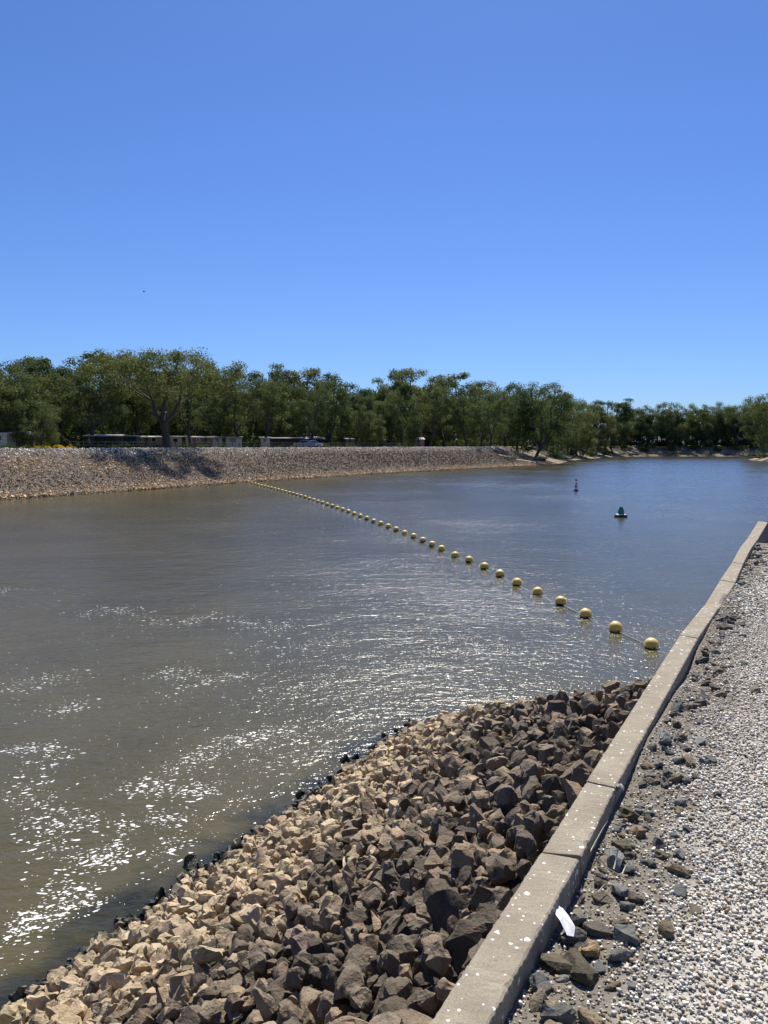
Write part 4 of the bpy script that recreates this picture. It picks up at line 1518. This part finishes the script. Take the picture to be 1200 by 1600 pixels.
def cabin(name, label, px0, px1, d, eave, wall_m, roof_m, wins=(), door=None, roof='skillion', cat='cabin', open_front=False, rz=R(8)):
    """px span, metres inland, eave row; front faces the river"""
    p0, p1 = ray_inland(px0, d), ray_inland(px1, d)
    dep = (p0.y + p1.y) / 2
    wd = (px1 - px0) / FPX * dep
    base = Vector((((px0 + px1) / 2 - 600) / FPX * dep, dep, 4.78))
    h = max(1.75, (top_z(eave, dep) - base.z) * 0.9)
    L = 3.4
    e = empty(name, base, rz)
    tag(e, label, cat, 'holiday cabins behind the far bank')
    x = wd / 2
    if not open_front:
        link('wall', box_mesh('wall', -x, x, 0, L, -0.1, h), wall_m, e)
    else:
        link('wall', box_mesh('wall', -x, x, L * .75, L, -0.1, h), wall_m, e)
        k = max(2, int(wd / 2.2) + 1)
        for i in range(k):
            xx = -x + 0.08 + (wd - 0.16) * i / (k - 1)
            link('post', box_mesh('post', xx - .06, xx + .06, 0.05, 0.17, -0.1, h), M_DARKW, e)
    bm = bmesh.new()
    if roof == 'skillion':
        vs = [(-x - .3, -.5, h - .03), (x + .3, -.5, h - .03), (x + .3, L + .3, h + .16), (-x - .3, L + .3, h + .16)]
        vs2 = [(a, b, c + .12) for a, b, c in vs]
        V_ = [bm.verts.new(c) for c in vs + vs2]
        for f in ((3, 2, 1, 0), (4, 5, 6, 7), (0, 1, 5, 4), (1, 2, 6, 5), (2, 3, 7, 6), (3, 0, 4, 7)): bm.faces.new([V_[i] for i in f])
    elif roof == 'gable':
        pr = [(-.45, h - .02), (L / 2, h + .5), (L + .45, h - .02), (L + .45, h + .10), (L / 2, h + .62), (-.45, h + .10)]
        A = [bm.verts.new((-x - .15, b, c)) for b, c in pr]
        B = [bm.verts.new((x + .15, b, c)) for b, c in pr]
        for i in range(6): bm.faces.new((A[i], A[(i + 1) % 6], B[(i + 1) % 6], B[i]))
        for q_ in (A[::-1], B):
            bm.faces.new((q_[0], q_[1], q_[4], q_[5]))
            bm.faces.new((q_[1], q_[2], q_[3], q_[4]))
    else:   # curved awning
        n_ = 9
        prv = []
        for i in range(n_):
            a = math.pi * i / (n_ - 1)
            prv.append((-x * 1.08 * math.cos(a), h + 0.5 * math.sin(a)))
        for y0 in (-.6, L):
            pass
        A = [bm.verts.new((a, -.6, c)) for a, c in prv]
        B = [bm.verts.new((a, L, c)) for a, c in prv]
        A2 = [bm.verts.new((a, -.6, c + .08)) for a, c in prv]
        B2 = [bm.verts.new((a, L, c + .08)) for a, c in prv]
        for i in range(n_ - 1):
            bm.faces.new((A[i], B[i], B[i + 1], A[i + 1]))
            bm.faces.new((A2[i], A2[i + 1], B2[i + 1], B2[i]))
            bm.faces.new((A[i], A[i + 1], A2[i + 1], A2[i]))
            bm.faces.new((B[i], B2[i], B2[i + 1], B[i + 1]))
    bmesh.ops.recalc_face_normals(bm, faces=bm.faces[:])
    link('roof', bm_mesh('roof', bm), roof_m, e)
    for (u0, u1, z0, z1) in wins:
        wx0, wx1 = -x + wd * u0, -x + wd * u1
        fr = link('window', box_mesh('window', wx0, wx1, -0.05, 0.02, z0, z1), M_FRAME, e)
        link('pane', box_mesh('pane', wx0 + .07, wx1 - .07, -0.062, -0.03, z0 + .07, z1 - .07), M_GLASS, fr)
    if door:
        wx0, wx1 = -x + wd * door[0], -x + wd * door[1]
        dr = link('door', box_mesh('door', wx0, wx1, -0.045, 0.02, 0, 1.95), M_DARKW, e)
        link('handle', box_mesh('handle', wx1 - .14, wx1 - .06, -0.09, -0.03, 0.95, 1.02), M_FRAME, dr)
    return e


cabin('cabin', 'cream cabin with white flat roof cut by the left edge', -22, 12, 20, 675, M_CREAM, M_ROOFW, ((0.6, 0.8, 1, 1.7),))
cabin('carport', 'carport with curved white awning beside the leftmost cabin', 14, 44, 21, 679, M_OLIVEW, M_ROOFW, roof='curve', open_front=True, cat='carport')
cabin('carport', 'low white-roofed open carport behind the leaning dark gum', 137, 186, 19, 685, M_DARKW, M_ROOFW, open_front=True, cat='carport')
cabin('shade_shelter', 'dark teal walled shelter left of the largest gum', 186, 214, 21, 688, M_TEAL, M_ROOFG, cat='shelter')
cabin('cabin', 'long pale-roofed cabin partly behind the largest gum trunk', 208, 258, 27, 684, M_OLIVEW, M_ROOFW, ((0.15, 0.3, 1, 1.7), (0.6, 0.75, 1, 1.7)), (0.4, 0.5))
cabin('cabin', 'cream cabin with white roof just right of the largest gum', 264, 303, 31, 681, M_CREAM, M_ROOFW, ((0.2, 0.4, 1, 1.7),), (0.55, 0.7))
cabin('cabin', 'brown-walled cabin under a wide white awning', 302, 332, 20, 685, M_BROWNW, M_ROOFW, ((0.2, 0.4, 1, 1.7),), (0.6, 0.75))
cabin('cabin', 'cream cabin with grey roof and window behind the splayed gum', 335, 377, 21, 686, M_CREAM, M_ROOFG, ((0.58, 0.84, 0.95, 1.75), (0.1, 0.2, 1, 1.7)), (0.32, 0.45), roof='skillion')
cabin('cabin', 'small cream cabin end left of the long dark carport', 408, 422, 19, 685, M_CREAM, M_ROOFW, ((0.3, 0.7, 1, 1.7),))
cabin('carport', 'long dark open carport with pale roof left of parked cars', 424, 472, 20, 685, M_DARKW, M_ROOFG, open_front=True, cat='carport')
cabin('cabin', 'dark cabin with white gable roof behind the parked cars', 478, 514, 26, 686, M_DARKW, M_ROOFW, ((0.2, 0.35, 1, 1.7),), (0.6, 0.72), roof='gable')
cabin('shed', 'small plain brown shed on the bank top right of the cabins', 541, 554, 18, 690, M_BROWNW, M_ROOFG, door=(0.3, 0.6), cat='shed')
cabin('cabin', 'white-roofed cabin glimpsed between trees left of the brick hut', 598, 618, 28, 688, M_OLIVEW, M_ROOFW, ((0.3, 0.6, 1, 1.7),))
cabin('brick_hut', 'small pink brick hut with pale gable roof on the bank top', 649, 663, 18, 687, M_PINK, M_ROOFP, ((0.62, 0.85, 1.1, 1.6),), (0.2, 0.45), roof='gable', cat='hut')


# ------------------------------------------------------------------ parked cars
def car(px, d, paint, label, rz):
    p = ray_inland(px, d)
    e = empty('parked_car', Vector((p.x, p.y, 4.78)), rz)
    tag(e, label, 'car', 'cars parked by the cabins')
    prof = [(-2.05, .35), (-2.1, .62), (-1.95, .82), (-1.25, .92), (-0.55, 1.38), (0.75, 1.42), (1.55, 1.0), (2.0, .92), (2.08, .6), (2.02, .33)]
    bm = bmesh.new()
    A = [bm.verts.new((x, -.84 + (.14 if z > 1.1 else 0), z)) for x, z in prof]
    B = [bm.verts.new((x, .84 - (.14 if z > 1.1 else 0), z)) for x, z in prof]
    n_ = len(prof)
    for i in range(n_): bm.faces.new((A[i], A[(i + 1) % n_], B[(i + 1) % n_], B[i]))
    bm.faces.new(A[::-1]); bm.faces.new(B)
    bmesh.ops.recalc_face_normals(bm, faces=bm.faces[:])
    link('body', bm_mesh('body', bm), paint, e)
    for s_ in (-1, 1):
        bm = bmesh.new()
        vs = [bm.verts.new(c) for c in ((-1.05, s_ * .835, .97), (1.4, s_ * .835, 1.0), (0.7, s_ * .715, 1.36), (-.5, s_ * .715, 1.33))]
        bm.faces.new(vs)
        bmesh.ops.solidify(bm, geom=bm.faces[:], thickness=0.03)
        link('side_window', bm_mesh('side_window', bm), M_GLASS, e)
    for (x, z, x2, z2) in ((-1.25, .95, -.58, 1.37), (1.52, 1.03, .8, 1.41)):
        o_ = -0.02 if x < 0 else 0.02
        bm = bmesh.new()
        bm.faces.new([bm.verts.new(c) for c in ((x + o_, -.66, z), (x + o_, .66, z), (x2 + o_, .6, z2), (x2 + o_, -.6, z2))])
        bmesh.ops.solidify(bm, geom=bm.faces[:], thickness=0.02)
        link('windscreen', bm_mesh('windscreen', bm), M_GLASS, e)
    for wx in (-1.3, 1.25):
        for s_ in (-1, 1):
            bm = bmesh.new()
            tube(bm, [(wx, s_ * .70, .31), (wx, s_ * .87, .31)], [.31, .31], 16)
            wl = link('wheel', bm_mesh('wheel', bm), M_BLACK, e)
            bm = bmesh.new()
            tube(bm, [(wx, s_ * .86, .31), (wx, s_ * .885, .31)], [.19, .17], 12)
            link('rim', bm_mesh('rim', bm), M_FRAME, wl)


car(476, 16.5, plain('blue-grey car paint', (0.22, 0.27, 0.36), 0.3, 0.05, 1), 'blue-grey parked car left of the white car by the dark cabin', R(15))
car(488, 16.0, plain('white car paint', (0.75, 0.76, 0.78), 0.3, 0.05, 1), 'white parked car in front of the dark gabled cabin', R(200))


# ------------------------------------------------------------------ rail fence on the bank top
def fence():
    P = [ray_inland(px, 13.0) for px in np.arange(112, 662, 11.0)]
    e = empty('rail_fence', P[0])
    tag(e, 'long low grey rail fence along the far bank top before the cabins', 'fence')
    mat = plain('weathered rail', (0.08, 0.078, 0.072), 0.7, 0.2, 3)
    post = box_mesh('post', -.05, .05, -.05, .05, -.2, 0.98)
    for p in P:
        link('post', post, mat, e, Vector(p) - P[0])
    for h in (0.48, 0.9):
        bm = bmesh.new()
        tube(bm, [Vector((p.x, p.y, p.z + h)) - P[0] for p in P], [0.024] * len(P), 6)
        link('rail', bm_mesh('rail', bm), mat, e)


fence()

# ------------------------------------------------------------------ boulders and driftwood of the natural banks
LOGD = [(838, 3.5, 'fallen grey log on the bank just past the stone riprap'), (880, 2.0, 'dark driftwood log under the first overhanging gums'), (935, 2.5, 'pale driftwood log near the start of the river bend'),
        (988, 3.0, 'dark fallen branch on the sandy bend, leftmost there'), (1018, 4.0, 'dark slanting log on the sandy far bend'), (1062, 3.0, 'dark root snag at the middle of the sandy far bend'), (1098, 4.0, 'dark driftwood heap on the sandy far bend'), (1140, 3.0, 'dark log at the right end of the sandy far bend')]


def log_mesh(seed, L, r, branches):
    rr = random.Random(seed)
    bm = bmesh.new()
    pts = [Vector((L * (i / 5 - .5), rr.uniform(-.05, .05) * L, r + rr.uniform(0, .06) * L * (i / 5))) for i in range(6)]
    tube(bm, pts, [r * (1.15 - .13 * i) for i in range(6)], 8)
    for _ in range(branches):
        b = pts[rr.randint(1, 4)]
        d = Vector((rr.uniform(.2, 1), rr.uniform(-.8, .8), rr.uniform(-.1, .9))).normalized() * L * rr.uniform(.2, .4)
        tube(bm, [b, b + d * .5 + Vector((0, 0, .03 * L)), b + d], [r * .5, r * .35, r * .1], 6)
    return bm_mesh('driftwood_log', bm, True)


for j, (px, d, lab) in enumerate(LOGD):
    p = ray_inland(px, d)
    o = link('driftwood_log', log_mesh(j, random.uniform(5, 9), 0.28, 5), M_DEAD, None, p, (0, 0, random.uniform(-.6, .9)))
    tag(o, lab, 'log', 'driftwood on the natural banks')
p = at(1178, 716.5, 0.6)
o = link('driftwood_log', log_mesh(40, 12, 0.32, 9), M_DEAD, None, p, (0, R(-4), R(185)))
tag(o, 'dark fallen tree with bare branches reaching into the water, right edge', 'log', 'driftwood on the natural banks')
BOULD = [(826, 3.0), (834, 1.5), (843, 4.0), (853, 2.5), (898, 2.0), (906, 3.0), (913, 1.5), (921, 3.0), (926, 1.8), (938, 2.0)]
for j, (px, d) in enumerate(BOULD):
    p = ray_inland(px, d)
    V, F = STONES[j]
    me = np_mesh('boulder', V, F)
    me.materials.append(M_PATHSTONE)
    k = random.uniform(0.5, 1.0)
    o = link('boulder', me, None, None, p, (0, 0, random.uniform(0, 6)), (k * 1.5, k, k * .8))
    o.color = (0.40, 0.32, 0.21, 1)
    tag(o, f'pale tan boulder at the natural waterline, {nth(j + 1)} from the stone bank', 'boulder', 'boulders on the natural bank')

# ------------------------------------------------------------------ bird
def bird():
    bm = bmesh.new()
    tube(bm, [(-.26, 0, 0), (-.15, 0, .01), (0, 0, 0), (.13, 0, .02), (.2, 0, .03), (.25, 0, .02)], [.015, .045, .062, .045, .032, .006], 8)
    body = bm_mesh('body', bm, True)
    e = empty('bird', (0, 0, 0))
    y = 75.0
    u_, v_ = (225 - 600) / FPX, (456 - 800) / FPX
    d = Vector((u_, math.cos(PITCH) - v_ * math.sin(PITCH), -math.sin(PITCH) - v_ * math.cos(PITCH)))
    e.location = Vector((0, 0, EYE)) + d * (y / d.y)
    e.rotation_euler = (0.1, 0.1, R(200))
    mat = plain('dark plumage', (0.025, 0.025, 0.028), 0.7, 0.2, 10)
    link('body', body, mat, e)
    for s_ in (-1, 1):
        bm = bmesh.new()
        A = [bm.verts.new(c) for c in ((.1, s_ * .03, .02), (.13, s_ * .2, .11), (.02, s_ * .46, .13), (-.06, s_ * .25, .09), (-.1, s_ * .03, .01))]
        bm.faces.new(A)
        bmesh.ops.solidify(bm, geom=bm.faces[:], thickness=0.012)
        link('wing', bm_mesh('wing', bm), mat, e)
    bm = bmesh.new()
    bm.faces.new([bm.verts.new(c) for c in ((-.22, .02, 0), (-.36, .06, 0), (-.36, -.06, 0), (-.22, -.02, 0))])
    bmesh.ops.solidify(bm, geom=bm.faces[:], thickness=0.01)
    link('tail', bm_mesh('tail', bm), mat, e)
    e.scale = (0.5, 0.5, 0.5)
    tag(e, 'small dark bird flying in the clear blue sky', 'bird')


bird()
